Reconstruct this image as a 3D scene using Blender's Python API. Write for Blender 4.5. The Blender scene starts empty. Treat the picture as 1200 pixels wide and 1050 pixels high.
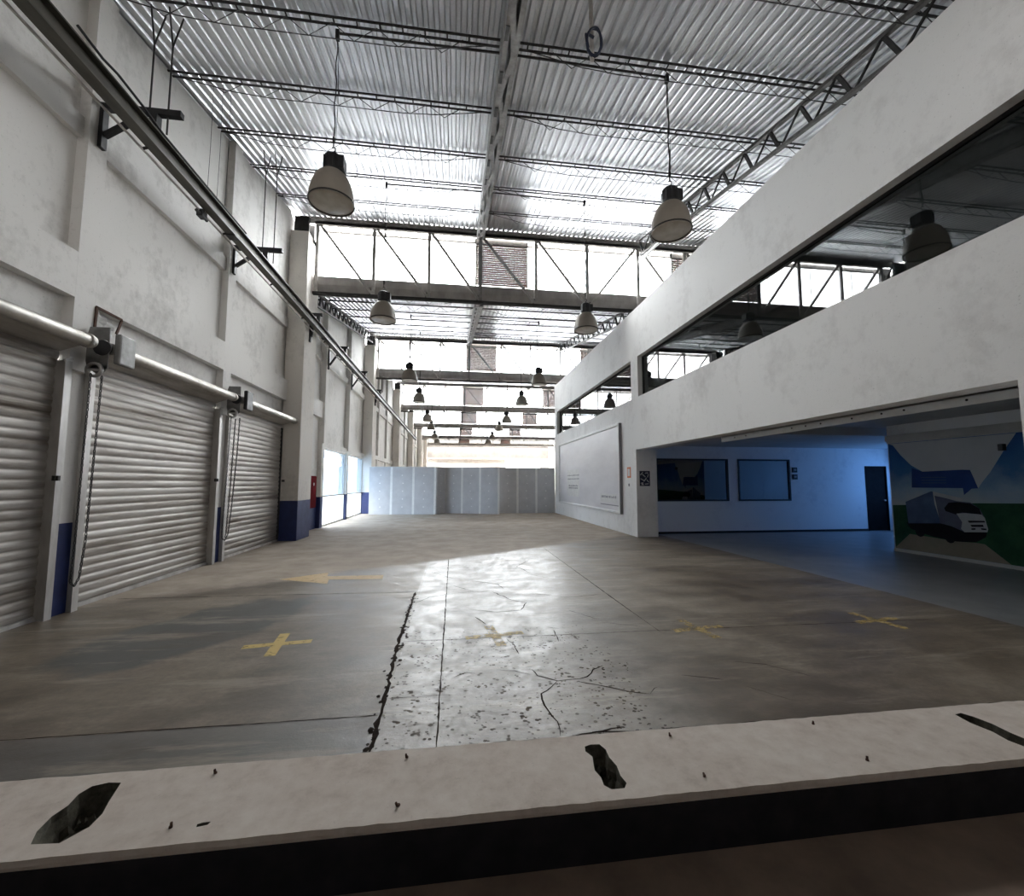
import bpy, math, random
from math import sin, cos, pi, radians, sqrt
from mathutils import Vector, Matrix
random.seed(7)
SC = bpy.context.scene
COL = SC.collection

# ------------------------------------------------------------------ materials
class N:
    """small node-tree helper"""
    def __init__(s, name):
        s.m = bpy.data.materials.new(name); s.m.use_nodes = True
        s.t = s.m.node_tree; s.t.nodes.clear()
        s.out = s.n('ShaderNodeOutputMaterial')
        s.pos = None
    def n(s, typ, **kw):
        nd = s.t.nodes.new(typ)
        for k, v in kw.items():
            if k.startswith('i_'):
                nd.inputs[k[2:].replace('_', ' ')].default_value = v
            else:
                setattr(nd, k, v)
        return nd
    def l(s, a, b): s.t.links.new(a, b)
    def P(s):
        if s.pos is None: s.pos = s.n('ShaderNodeNewGeometry').outputs['Position']
        return s.pos
    def obj(s): return s.n('ShaderNodeTexCoord').outputs['Object']
    def math(s, op, a, b=None, clamp=False):
        nd = s.n('ShaderNodeMath', operation=op, use_clamp=clamp)
        for i, v in enumerate((a, b)):
            if v is None: continue
            if isinstance(v, (int, float)): nd.inputs[i].default_value = v
            else: s.l(v, nd.inputs[i])
        return nd.outputs[0]
    def noise(s, scale, detail=4, rough=.55, stretch=None, vec=None, lac=2.0):
        v = vec or s.P()
        if stretch:
            mp = s.n('ShaderNodeMapping'); mp.inputs['Scale'].default_value = stretch
            s.l(v, mp.inputs['Vector']); v = mp.outputs[0]
        nd = s.n('ShaderNodeTexNoise'); nd.inputs['Scale'].default_value = scale
        nd.inputs['Detail'].default_value = detail; nd.inputs['Roughness'].default_value = rough
        s.l(v, nd.inputs['Vector']); return nd.outputs['Fac']
    def ramp(s, fac, *stops, interp='LINEAR'):
        r = s.n('ShaderNodeValToRGB'); r.color_ramp.interpolation = interp
        e = r.color_ramp.elements
        while len(e) < len(stops): e.new(.5)
        for el, (p, c) in zip(e, stops):
            el.position = p
            el.color = (c, c, c, 1) if isinstance(c, (int, float)) else (*c, 1)
        s.l(fac, r.inputs[0]); return r.outputs[0]
    def mix(s, fac, a, b, blend='MIX'):
        nd = s.n('ShaderNodeMix', data_type='RGBA', blend_type=blend)
        for i, v in ((0, fac), (6, a), (7, b)):
            if isinstance(v, (int, float)): nd.inputs[i].default_value = v if i == 0 else (v, v, v, 1)
            elif isinstance(v, tuple): nd.inputs[i].default_value = (*v, 1)
            else: s.l(v, nd.inputs[i])
        return nd.outputs[2]
    def bsdf(s, color, rough=.6, metal=0., bump=None, bs=.2, bd=.01, spec=.5):
        b = s.n('ShaderNodeBsdfPrincipled')
        for k, v in (('Base Color', color), ('Roughness', rough), ('Metallic', metal), ('Specular IOR Level', spec)):
            if isinstance(v, (int, float)): b.inputs[k].default_value = v
            elif isinstance(v, tuple): b.inputs[k].default_value = (*v, 1)
            else: s.l(v, b.inputs[k])
        if bump is not None:
            bp = s.n('ShaderNodeBump'); bp.inputs['Strength'].default_value = bs; bp.inputs['Distance'].default_value = bd
            s.l(bump, bp.inputs['Height']); s.l(bp.outputs[0], b.inputs['Normal'])
        return b.outputs[0]
    def done(s, sh): s.l(sh, s.out.inputs[0]); return s.m

def simple(name, c1, c2=None, scale=6, rough=.6, metal=0., bump=0., spec=.5, stretch=None, det=5):
    k = N(name); c2 = c2 or tuple(x * .8 for x in c1)
    f = k.noise(scale, det, .6, stretch)
    col = k.ramp(f, (.3, c2), (.7, c1))
    rg = k.ramp(f, (.3, min(1, rough + .12)), (.7, rough))
    return k.done(k.bsdf(col, rg, metal, f if bump else None, bump, .01, spec))

def plaster(name, base, dirt, amt=.5, lowdirt=0.):
    k = N(name)
    a = k.noise(.9, 6, .65); b = k.noise(7, 6, .7); c = k.noise(2.2, 5, .6, (1, 1, .22))
    d = k.noise(38, 4, .6)
    f = k.math('ADD', k.math('MULTIPLY', a, .45), k.math('ADD', k.math('MULTIPLY', b, .3), k.math('MULTIPLY', c, .25)))
    col = k.ramp(f, (.36, dirt), (.36 + .2 * amt + .02, base))
    sp = k.ramp(d, (.26, .72), (.36, 1.))
    col = k.mix(1, col, sp, 'MULTIPLY')
    return k.done(k.bsdf(col, .82, 0, k.math('ADD', b, k.math('MULTIPLY', d, .4)), .22, .012, .25))

MAT = {}
MAT['plaster'] = plaster('wall_plaster', (.80, .785, .76), (.56, .545, .52), .6)
MAT['plaster2'] = plaster('office_plaster', (.85, .845, .835), (.71, .70, .69), .6)
MAT['lobby'] = plaster('lobby_plaster', (.78, .79, .80), (.66, .67, .69), .5)
MAT['ceilwhite'] = simple('lobby_ceiling_paint', (.55, .55, .54), (.46, .46, .45), 2, .8)
MAT['concblue'] = simple('blue_wall_paint', (.018, .034, .145), (.014, .024, .10), 5, .5)
MAT['concpale'] = plaster('column_plaster', (.80, .765, .715), (.63, .60, .56), .5)
MAT['steel'] = simple('grey_steel', (.52, .50, .48), (.34, .32, .30), 9, .55, .1)
MAT['railsteel'] = simple('olive_rail_steel', (.085, .078, .062), (.05, .046, .038), 6, .42, .4, stretch=(1, .2, 1))
MAT['midsteel'] = simple('brown_grey_steel', (.16, .15, .145), (.09, .085, .08), 8, .5, .3)
MAT['darksteel'] = simple('dark_steel', (.045, .043, .042), (.025, .023, .022), 9, .5, .3)
MAT['doorblack'] = simple('matt_black_door', (.012, .012, .013), (.009, .009, .01), 6, .85, spec=.1)
MAT['black'] = simple('black_paint', (.012, .012, .014), (.008, .008, .01), 12, .45)
MAT['joist'] = simple('joist_steel', (.06, .058, .06), (.03, .028, .028), 11, .5, .4)
MAT['gutter'] = simple('gutter_grey', (.46, .44, .42), (.32, .30, .285), 3, .6, .1, stretch=(1, 1, .4))
MAT['beam'] = simple('beam_galvanised', (.38, .37, .36), (.2, .195, .19), 7, .45, .4)
MAT['pipe'] = simple('galvanised_pipe', (.55, .53, .495), (.36, .34, .31), 5, .40, .75)
MAT['rope'] = simple('black_cable', (.02, .02, .022), (.012, .012, .012), 20, .6)
MAT['white'] = simple('white_paint', (.74, .74, .73), (.64, .64, .63), 5, .5)
MAT['glossred'] = simple('red_enamel', (.17, .008, .016), (.12, .006, .01), 7, .9, spec=.03)
MAT['orange'] = simple('orange_print', (.75, .22, .07), (.65, .2, .08), 20, .6)
MAT['navy'] = simple('navy_print', (.012, .017, .05), (.01, .012, .03), 20, .4)
MAT['grey'] = simple('grey_print', (.28, .28, .31), (.2, .2, .22), 30, .6)
MAT['tape'] = simple('joint_compound', (.88, .88, .87), (.78, .78, .77), 8, .85)
MAT['board'] = simple('grey_plasterboard', (.60, .60, .615), (.52, .52, .535), 3, .85)
MAT['rubber'] = simple('dark_rubber', (.015, .014, .014), (.01, .01, .01), 9, .7)
MAT['rust'] = simple('rusty_steel', (.11, .05, .03), (.05, .025, .018), 25, .8, .2)
MAT['outwin'] = simple('outdoor_window', (.4, .47, .56), (.34, .4, .5), 1, .4)
MAT['road'] = simple('outdoor_paving', (.7, .7, .7), (.6, .6, .6), 1, .8)
MAT['facade'] = simple('outdoor_facade', (.74, .78, .82), (.68, .72, .78), .6, .8)

def galv():
    k = N('galvanised_sheet')
    big = k.noise(.7, 4, .6, (1, .35, 1)); sp = k.noise(26, 3, .7); st = k.noise(9, 4, .6, (1, .06, 1))
    f = k.math('ADD', k.math('MULTIPLY', big, .5), k.math('ADD', k.math('MULTIPLY', sp, .2), k.math('MULTIPLY', st, .3)))
    col = k.ramp(f, (.33, (.48, .485, .50)), (.5, (.58, .585, .60)), (.66, (.66, .665, .675)))
    rg = k.ramp(sp, (.3, .40), (.7, .34))
    return k.done(k.bsdf(col, rg, .85))
MAT['galv'] = galv()

def shutter():
    k = N('shutter_metal')
    st = k.noise(1.6, 6, .7, (1, .35, 5)); st2 = k.noise(1.2, 5, .6, (1, .12, 2.2)); fine = k.noise(40, 3, .6, (1, .3, 1))
    f = k.math('ADD', k.math('MULTIPLY', st, .55), k.math('MULTIPLY', st2, .45))
    col = k.ramp(f, (.34, (.14, .11, .085)), (.44, (.33, .30, .265)), (.53, (.52, .495, .46)), (.68, (.64, .62, .59)))
    sx = k.n('ShaderNodeSeparateXYZ'); k.l(k.P(), sx.inputs[0]); z = k.math('ADD', sx.outputs[2], k.math('MULTIPLY', k.math('SUBTRACT', k.noise(.8, 5, .65), .5), .5))
    for zc, w_, am in ((2.02, .16, .6), (1.25, .14, .7), (.2, .35, .55)):
        bd_ = k.math('SUBTRACT', 1., k.math('DIVIDE', k.math('ABSOLUTE', k.math('SUBTRACT', z, zc)), w_), True)
        col = k.mix(k.math('MULTIPLY', k.math('MULTIPLY', bd_, k.ramp(st2, (.42, .1), (.58, 1.))), am), col, (.10, .065, .042))
    rg = k.ramp(fine, (.3, .55), (.7, .42))
    return k.done(k.bsdf(col, rg, .3, fine, .05, .004))
MAT['shutter'] = shutter()
MAT['guide'] = simple('guide_metal', (.70, .69, .67), (.40, .38, .36), 4, .42, .5, stretch=(1, 1, .3))
MAT['motor'] = simple('weathered_grey_plate', (.27, .27, .265), (.17, .165, .16), 7, .5, .45)

def louver():
    k = N('rusty_louvre')
    a = k.noise(2.2, 5, .65); b = k.noise(14, 4, .6, (1, 1, 4))
    f = k.math('ADD', k.math('MULTIPLY', a, .6), k.math('MULTIPLY', b, .4))
    return k.done(k.bsdf(k.ramp(f, (.36, (.40, .17, .10)), (.5, (.46, .26, .2)), (.62, (.52, .40, .36))), .65, .2))
MAT['louver'] = louver()
MAT['louver2'] = simple('lit_louvre_tone', (.80, .70, .67), (.66, .50, .44), 5, .7)  # paler tone puts the light on the slat faces into the colour

def thin_glass(name, tint, refl_ior=1.5, rough=0., frost=0.):
    """a thin pane: transparent film with Fresnel reflection on top"""
    k = N(name)
    tr = k.n('ShaderNodeBsdfTransparent'); tr.inputs[0].default_value = (*tint, 1)
    gl = k.n('ShaderNodeBsdfGlossy'); gl.inputs['Roughness'].default_value = rough
    lw_ = k.n('ShaderNodeLayerWeight'); lw_.inputs[0].default_value = .5
    f0 = ((refl_ior - 1) / (refl_ior + 1)) ** 2
    fac = k.math('ADD', k.math('MULTIPLY', k.math('POWER', lw_.outputs['Facing'], 5.), 1 - f0), f0)
    mx = k.n('ShaderNodeMixShader'); k.l(fac, mx.inputs[0]); k.l(tr.outputs[0], mx.inputs[1]); k.l(gl.outputs[0], mx.inputs[2])
    sh = mx.outputs[0]
    if frost:
        tl = k.n('ShaderNodeBsdfTranslucent'); tl.inputs[0].default_value = (.9, .9, .9, 1)
        m2 = k.n('ShaderNodeMixShader'); m2.inputs[0].default_value = frost
        k.l(sh, m2.inputs[1]); k.l(tl.outputs[0], m2.inputs[2]); sh = m2.outputs[0]
    return k.done(sh)
MAT['skyglass'] = thin_glass('clerestory_glass', (.93, .95, .96))
MAT['fillglass'] = thin_glass('fill_strip_glass', (.34, .33, .32))  # tint sets how much daylight the added header strip lets in
MAT['doorglass'] = thin_glass('door_glass_upper', (.36, .43, .50))
MAT['doorglass2'] = thin_glass('door_glass_lower', (.62, .66, .70))
MAT['officeglass'] = thin_glass('tinted_office_glass', (.5, .54, .55), 2.0)
MAT['lobbyglass'] = thin_glass('dark_lobby_glass', (.3, .33, .36), 3.2)

def acrylic():
    k = N('lamp_dome_acrylic')
    a = k.noise(4, 4, .6, vec=k.obj())
    col = k.ramp(a, (.3, (.33, .295, .25)), (.7, (.43, .39, .335)))
    b = k.bsdf(col, .42)
    tl = k.n('ShaderNodeBsdfTranslucent'); tl.inputs[0].default_value = (.62, .56, .47, 1)
    m2 = k.n('ShaderNodeMixShader'); m2.inputs[0].default_value = .18
    k.l(b, m2.inputs[1]); k.l(tl.outputs[0], m2.inputs[2])
    return k.done(m2.outputs[0])
MAT['dome'] = acrylic()
def lens():
    k = N('lamp_lens_glass')
    a = k.noise(5, 3, .5, vec=k.obj())
    col = k.ramp(a, (.35, (.64, .59, .50)), (.65, (.80, .76, .68)))
    return k.done(k.bsdf(col, .22))
MAT['lens'] = lens()

def floor_mat():
    k = N('floor_concrete')
    p = k.P(); sx = k.n('ShaderNodeSeparateXYZ'); k.l(p, sx.inputs[0]); X, Y = sx.outputs[0], sx.outputs[1]
    n1 = k.noise(.55, 6, .62); n2 = k.noise(3.1, 6, .68); n3 = k.noise(21, 5, .7); n4 = k.noise(1.5, 6, .65, (.6, 1.2, 1))
    # dusty, unpolished far part of the slab: border runs obliquely across the hall
    lim = k.math('ADD', k.math('MULTIPLY', X, .62), 9.15)
    d = k.math('ADD', k.math('SUBTRACT', Y, lim), k.math('MULTIPLY', k.math('SUBTRACT', n2, .5), .9))
    dust = k.math('MULTIPLY', d, 2.2, True)
    f = k.math('ADD', k.math('MULTIPLY', n1, .4), k.math('ADD', k.math('MULTIPLY', n2, .3), k.math('MULTIPLY', n4, .3)))
    con = k.ramp(f, (.39, (.088, .066, .046)), (.46, (.152, .120, .088)), (.53, (.208, .170, .130)), (.61, (.29, .245, .195)))
    con = k.mix(1, con, k.ramp(n3, (.3, .78), (.6, 1.)), 'MULTIPLY')
    # pits in the worn middle strip
    vo = k.n('ShaderNodeTexVoronoi'); vo.inputs['Scale'].default_value = 24; k.l(p, vo.inputs['Vector'])
    pit = k.math('LESS_THAN', vo.outputs['Distance'], k.math('MULTIPLY', k.math('SUBTRACT', k.noise(9, 3, .6), .37), 1.5))
    xm = k.math('MULTIPLY', k.math('GREATER_THAN', X, -.48), k.math('LESS_THAN', X, k.math('ADD', .9, k.math('MULTIPLY', n1, 1.2))))
    ym = k.math('LESS_THAN', Y, k.math('ADD', 3.6, k.math('MULTIPLY', n2, 2.4)))
    pit = k.math('MULTIPLY', pit, k.math('MULTIPLY', xm, ym))
    con = k.mix(k.math('MULTIPLY', pit, .8), con, (.05, .042, .036))
    # paler worn strip between the cut and the joint
    xs_ = k.math('MULTIPLY', k.math('GREATER_THAN', X, -.48), k.math('MULTIPLY', k.math('SUBTRACT', k.math('ADD', 1.6, n1), X), .9, True))
    con = k.mix(k.math('MULTIPLY', xs_, k.ramp(n2, (.4, .05), (.6, .5))), con, (.33, .31, .29))
    # dark oval screed patch and the greyer strip next to the step
    u = k.math('ADD', k.math('MULTIPLY', k.math('ADD', X, 2.72), .515), k.math('MULTIPLY', k.math('SUBTRACT', Y, 5.33), .857))
    v = k.math('SUBTRACT', k.math('MULTIPLY', k.math('ADD', X, 2.72), .857), k.math('MULTIPLY', k.math('SUBTRACT', Y, 5.33), .515))
    e = k.math('ADD', k.math('POWER', k.math('ABSOLUTE', k.math('DIVIDE', u, 1.4)), 2.), k.math('POWER', k.math('ABSOLUTE', k.math('DIVIDE', v, .72)), 2.))
    e = k.math('ADD', e, k.math('MULTIPLY', k.math('SUBTRACT', k.noise(1.9, 5, .6), .5), 1.3))
    pm = k.ramp(e, (.70, .85), (1., 0.))
    con = k.mix(pm, con, k.ramp(n2, (.3, (.042, .045, .045)), (.7, (.08, .082, .08))))
    sm = k.math('MULTIPLY', k.math('LESS_THAN', Y, k.math('ADD', 3.185, k.math('MULTIPLY', n3, .012))), k.math('LESS_THAN', X, -.50))
    con = k.mix(k.math('MULTIPLY', sm, .75), con, k.ramp(n4, (.35, (.09, .087, .083)), (.65, (.155, .148, .14))))
    # brown tracks and spills
    con = k.mix(k.ramp(k.noise(.8, 6, .7, (.6, 1.4, 1)), (.50, 0.), (.60, .6)), con, (.085, .065, .048))
    con = k.mix(k.ramp(k.noise(1.1, 6, .75, (.35, 2.2, 1), lac=2.3), (.54, 0.), (.64, .45)), con, (.38, .33, .26))
    dc = k.ramp(k.noise(1.6, 6, .65), (.35, (.34, .285, .23)), (.65, (.47, .41, .345)))
    col = k.mix(dust, con, dc)
    rg = k.ramp(k.math('ADD', k.math('MULTIPLY', n2, .5), k.math('MULTIPLY', n1, .5)), (.38, .36), (.62, .58))
    pol = k.math('MULTIPLY', k.math('GREATER_THAN', X, -.52), k.math('MULTIPLY', k.math('SUBTRACT', 3.0, X), .9, True))
    rg = k.mix(pol, rg, k.ramp(k.math('ADD', k.math('MULTIPLY', n2, .6), k.math('MULTIPLY', n3, .4)), (.40, .28), (.60, .50)))
    rg = k.mix(dust, rg, .8)
    h = k.math('SUBTRACT', k.math('ADD', k.math('MULTIPLY', n3, .6), k.math('ADD', k.math('MULTIPLY', k.noise(70, 3, .6), .25), n2)), k.math('MULTIPLY', pit, .8))
    rg = k.mix(pit, rg, 1.)
    sp = k.mix(pit, k.mix(dust, .42, .25), 0.)
    return k.done(k.bsdf(col, rg, 0, h, .22, .012, sp))
MAT['floor'] = floor_mat()
def tile_mat():
    k = N('lobby_floor_tile')
    f = k.noise(2, 5, .6)
    return k.done(k.bsdf(k.ramp(f, (.35, (.21, .215, .22)), (.65, (.28, .285, .29))), .38, 0, f, .04, .01, .5))
MAT['tile'] = tile_mat()
def curb():
    k = N('curb_concrete')
    a = k.noise(1.7, 6, .65); b = k.noise(9, 6, .7); c = k.noise(45, 4, .6)
    f = k.math('ADD', k.math('MULTIPLY', a, .5), k.math('MULTIPLY', b, .5))
    col = k.ramp(f, (.34, (.48, .405, .35)), (.47, (.60, .525, .465)), (.62, (.68, .615, .555)))
    col = k.mix(1, col, k.ramp(c, (.25, .85), (.38, 1.)), 'MULTIPLY')
    return k.done(k.bsdf(col, .85, 0, k.math('ADD', b, k.math('MULTIPLY', c, .3)), .16, .012, .3))
MAT['curb'] = curb()
MAT['riser'] = simple('black_riser_paint', (.018, .017, .022), (.011, .011, .014), 8, .7, spec=.3)
MAT['lowfloor'] = simple('brown_dirty_concrete', (.26, .19, .145), (.15, .11, .085), 2.2, .85, bump=.2)
MAT['pit'] = simple('broken_concrete', (.13, .12, .09), (.05, .045, .035), 26, .95, bump=.6)
MAT['crack'] = simple('crack_dark', (.045, .036, .03), (.025, .02, .018), 30, 1., spec=.02)
def worn(name, col, lo, hi, sc=9, rough=.6):
    """paint or stain on the slab with gaps where it has worn away"""
    k = N(name)
    f = k.math('ADD', k.math('MULTIPLY', k.noise(sc, 6, .72), .6), k.math('MULTIPLY', k.noise(sc * 4, 4, .7, (.4, 1.6, 1)), .4))
    fac = k.ramp(f, (lo, 0.), (hi, 1.))
    b = k.bsdf(col, rough)
    t = k.n('ShaderNodeBsdfTransparent'); m = k.n('ShaderNodeMixShader')
    k.l(fac, m.inputs[0]); k.l(t.outputs[0], m.inputs[1]); k.l(b, m.inputs[2])
    return k.done(m.outputs[0])
MAT['yellow'] = worn('yellow_paint', (.60, .43, .13), .36, .47)
MAT['yellow2'] = worn('worn_yellow_paint', (.50, .36, .13), .43, .56)
MAT['yellow3'] = worn('arrow_paint', (.56, .40, .20), .34, .46)
MAT['scuff'] = worn('pale_scuffs', (.45, .42, .36), .5, .62, 5)
MAT['patch'] = worn('dark_grey_screed', (.085, .09, .092), .28, .40, 2.5, .5)
MAT['strip'] = worn('grey_screed_strip', (.135, .138, .14), .2, .34, 2.5, .45)
# mural inks
def skyink():
    k = N('mural_sky_ink')
    sx = k.n('ShaderNodeSeparateXYZ'); k.l(k.P(), sx.inputs[0])
    z = k.math('ADD', sx.outputs[2], k.math('MULTIPLY', k.math('SUBTRACT', k.noise(2.2, 5, .6), .5), .8))
    col = k.ramp(k.math('DIVIDE', z, 2.6), (.42, (.42, .47, .5)), (.58, (.26, .38, .52)), (.72, (.07, .19, .42)), (.95, (.03, .12, .36)))
    return k.done(k.bsdf(col, .75, spec=.15))
MAT['i_sky'] = skyink()
MAT['coilblue'] = simple('dark_blue_hose', (.018, .026, .06), (.012, .018, .04), 9, .4)
MAT['i_white'] = simple('mural_white_ink', (.56, .58, .6), (.52, .54, .56), 2, .75, spec=.15)
MAT['i_blue'] = simple('mural_blue_ink', (.035, .08, .26), (.03, .06, .2), 3, .75, spec=.15)
MAT['i_green'] = simple('mural_green_ink', (.035, .12, .06), (.01, .045, .03), 1.8, .75, spec=.15)
MAT['i_road'] = simple('mural_road_ink', (.28, .25, .2), (.21, .19, .15), 2, .75, spec=.15)
MAT['i_dark'] = simple('mural_dark_ink', (.012, .014, .02), (.01, .01, .014), 4, .75, spec=.15)
MAT['i_cargo'] = simple('mural_cargo_ink', (.10, .15, .25), (.06, .09, .17), 3, .75, spec=.15)
MAT['i_cargo2'] = simple('mural_cab_ink', (.13, .15, .21), (.09, .1, .16), 3, .75, spec=.15)
MAT['i_pale'] = simple('mural_pale_ink', (.5, .52, .54), (.38, .4, .43), 3, .75, spec=.15)
def bluepane(st):  # emission of the blue glow added in the corridor
    k = N('blue_fill_glow')
    e = k.n('ShaderNodeEmission'); e.inputs[0].default_value = (.15, .40, 1., 1); e.inputs[1].default_value = st
    return k.done(e.outputs[0])

# ------------------------------------------------------------------ mesh builder
class MB:
    def __init__(s): s.v = []; s.f = []; s.m = []; s.sm = []
    def add(s, vs, fs, m=0, smooth=False):
        o = len(s.v); s.v += [tuple(x) for x in vs]
        for f in fs: s.f.append([o + i for i in f]); s.m.append(m); s.sm.append(smooth)
        return s
    def box(s, x0, x1, y0, y1, z0, z1, m=0):
        v = [(x, y, z) for z in (z0, z1) for y in (y0, y1) for x in (x0, x1)]
        return s.add(v, [(0, 2, 3, 1), (4, 5, 7, 6), (0, 1, 5, 4), (2, 6, 7, 3), (0, 4, 6, 2), (1, 3, 7, 5)], m)
    def bar(s, a, b, w, h, m=0, up=(0, 0, 1)):
        a, b = Vector(a), Vector(b); d = (b - a).normalized(); u = Vector(up)
        if abs(d.dot(u)) > .98: u = Vector((0, 1, 0)) if abs(d.y) < .9 else Vector((1, 0, 0))
        r = d.cross(u).normalized(); u = r.cross(d).normalized()
        v = [p + r * (i * w / 2) + u * (j * h / 2) for p in (a, b) for j in (-1, 1) for i in (-1, 1)]
        return s.add(v, [(0, 1, 3, 2), (4, 6, 7, 5), (0, 4, 5, 1), (2, 3, 7, 6), (0, 2, 6, 4), (1, 5, 7, 3)], m)
    def tube(s, pts, r, n=8, m=0, caps=True, smooth=True):
        pts = [Vector(p) for p in pts]; vs = []; prev = None
        for i, p in enumerate(pts):
            d = (pts[min(i + 1, len(pts) - 1)] - pts[max(i - 1, 0)]).normalized()
            if prev is None:
                u = Vector((0, 0, 1)) if abs(d.z) < .9 else Vector((1, 0, 0))
            else: u = prev
            r1 = d.cross(u).normalized(); u = r1.cross(d).normalized(); prev = u
            rr = r[i] if isinstance(r, (list, tuple)) else r
            vs += [p + (r1 * cos(2 * pi * k / n) + u * sin(2 * pi * k / n)) * rr for k in range(n)]
        fs = [(i * n + k, i * n + (k + 1) % n, (i + 1) * n + (k + 1) % n, (i + 1) * n + k) for i in range(len(pts) - 1) for k in range(n)]
        s.add(vs, fs, m, smooth)
        if caps:
            s.add(vs[:n], [tuple(range(n))], m); s.add(vs[-n:], [tuple(reversed(range(n)))], m)
        return s
    def lathe(s, prof, c=(0, 0, 0), n=28, m=0, smooth=True, axis='z'):
        vs = []
        for r, h in prof:
            for k in range(n):
                a = 2 * pi * k / n; q = (r * cos(a), r * sin(a), h)
                if axis == 'y': q = (q[0], q[2], q[1])
                if axis == 'x': q = (q[2], q[0], q[1])
                vs.append((c[0] + q[0], c[1] + q[1], c[2] + q[2]))
        fs = [(i * n + k, i * n + (k + 1) % n, (i + 1) * n + (k + 1) % n, (i + 1) * n + k) for i in range(len(prof) - 1) for k in range(n)]
        return s.add(vs, fs, m, smooth)
    def poly(s, pts, m=0): return s.add(pts, [tuple(range(len(pts)))], m)
    def prism(s, pts, d, m=0):
        """closed outline pushed along the vector d"""
        n = len(pts); d = Vector(d); top = [Vector(p) + d for p in pts]
        s.add(list(pts) + top, [tuple(reversed(range(n))), tuple(range(n, 2 * n))] + [(i, (i + 1) % n, n + (i + 1) % n, n + i) for i in range(n)], m)
        return s
    def build(s, name, mats, parent=None, at=None, bevel=0.):
        me = bpy.data.meshes.new(name)
        if parent is not None: at = parent_origin(parent)
        at = Vector(at or (0, 0, 0))
        me.from_pydata([Vector(v) - at for v in s.v], [], s.f)
        for mm in (mats if isinstance(mats, (list, tuple)) else [mats]): me.materials.append(MAT[mm] if isinstance(mm, str) else mm)
        me.polygons.foreach_set('material_index', s.m); me.polygons.foreach_set('use_smooth', s.sm); me.update()
        import bmesh
        bm = bmesh.new(); bm.from_mesh(me); bmesh.ops.recalc_face_normals(bm, faces=bm.faces); bm.to_mesh(me); bm.free()
        o = bpy.data.objects.new(name, me); COL.objects.link(o)
        if parent is not None: o.parent = parent
        else: o.location = at
        if bevel:
            b = o.modifiers.new('edge', 'BEVEL'); b.width = bevel; b.segments = 2; b.limit_method = 'ANGLE'
        return o
ORIG = {}
def parent_origin(p):
    v = Vector((0, 0, 0)); q = p
    while q is not None: v += Vector(q.location); q = q.parent
    return v
def tag(o, label, cat, group=None, kind=None):
    if label: o['label'] = label
    if cat: o['category'] = cat
    if group: o['group'] = group
    if kind: o['kind'] = kind
    return o
def thing(name, label, cat, loc, group=None):
    o = bpy.data.objects.new(name, None); COL.objects.link(o); o.location = loc
    o.empty_display_size = .2
    return tag(o, label, cat, group)
def struct(o, label=None, cat=None): return tag(o, label, cat, None, 'structure')
def copy_tree(o, loc=None, parent=None):
    c = o.copy(); COL.objects.link(c)
    if parent is not None: c.parent = parent
    if loc is not None: c.location = loc
    for ch in list(o.children): copy_tree(ch, None, c)
    return c
ORD = ['nearest', 'second', 'third', 'fourth', 'fifth', 'sixth', 'seventh', 'eighth']

# ------------------------------------------------------------------ measures (metres; X across, Y into the hall, floor at 0)
XL, XR, XE = -4.70, 5.40, 16.0
GL = [13.2, 23.8, 34.7, 45.5, 57.0, 68.0]          # planes of the saw-tooth glazings
YB = -8.0                                           # back of the place
YF = 72.0                                           # far wall
def roof(k, y): return 9.63 - .2 * (GL[k] - .15 - y)
def start(k): return .88 if k == 0 else GL[k - 1] + .22

# ------------------------------------------------------------------ floors
def ribbon(mb, pts, w, m, z=.0015, jag=0., step=.06):
    out = []
    for a, b in zip(pts[:-1], pts[1:]):
        a, b = Vector(a), Vector(b); n = max(1, int((b - a).length / step))
        out += [a.lerp(b, i / n) for i in range(n)]
    out.append(Vector(pts[-1])); L = []; R = []
    for i, p in enumerate(out):
        d = (out[min(i + 1, len(out) - 1)] - out[max(i - 1, 0)]).normalized(); q = Vector((-d.y, d.x))
        o = random.uniform(-jag, jag); p = p + q * o
        ww = w * random.uniform(.45, 1.25) / 2 if jag else w / 2
        if jag and i in (0, len(out) - 1): ww *= .25
        L.append((*(p + q * ww), z)); R.append((*(p - q * ww), z))
    n = len(L)
    mb.add(L + R, [(i, i + 1, n + i + 1, n + i) for i in range(n - 1)], m)

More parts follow.
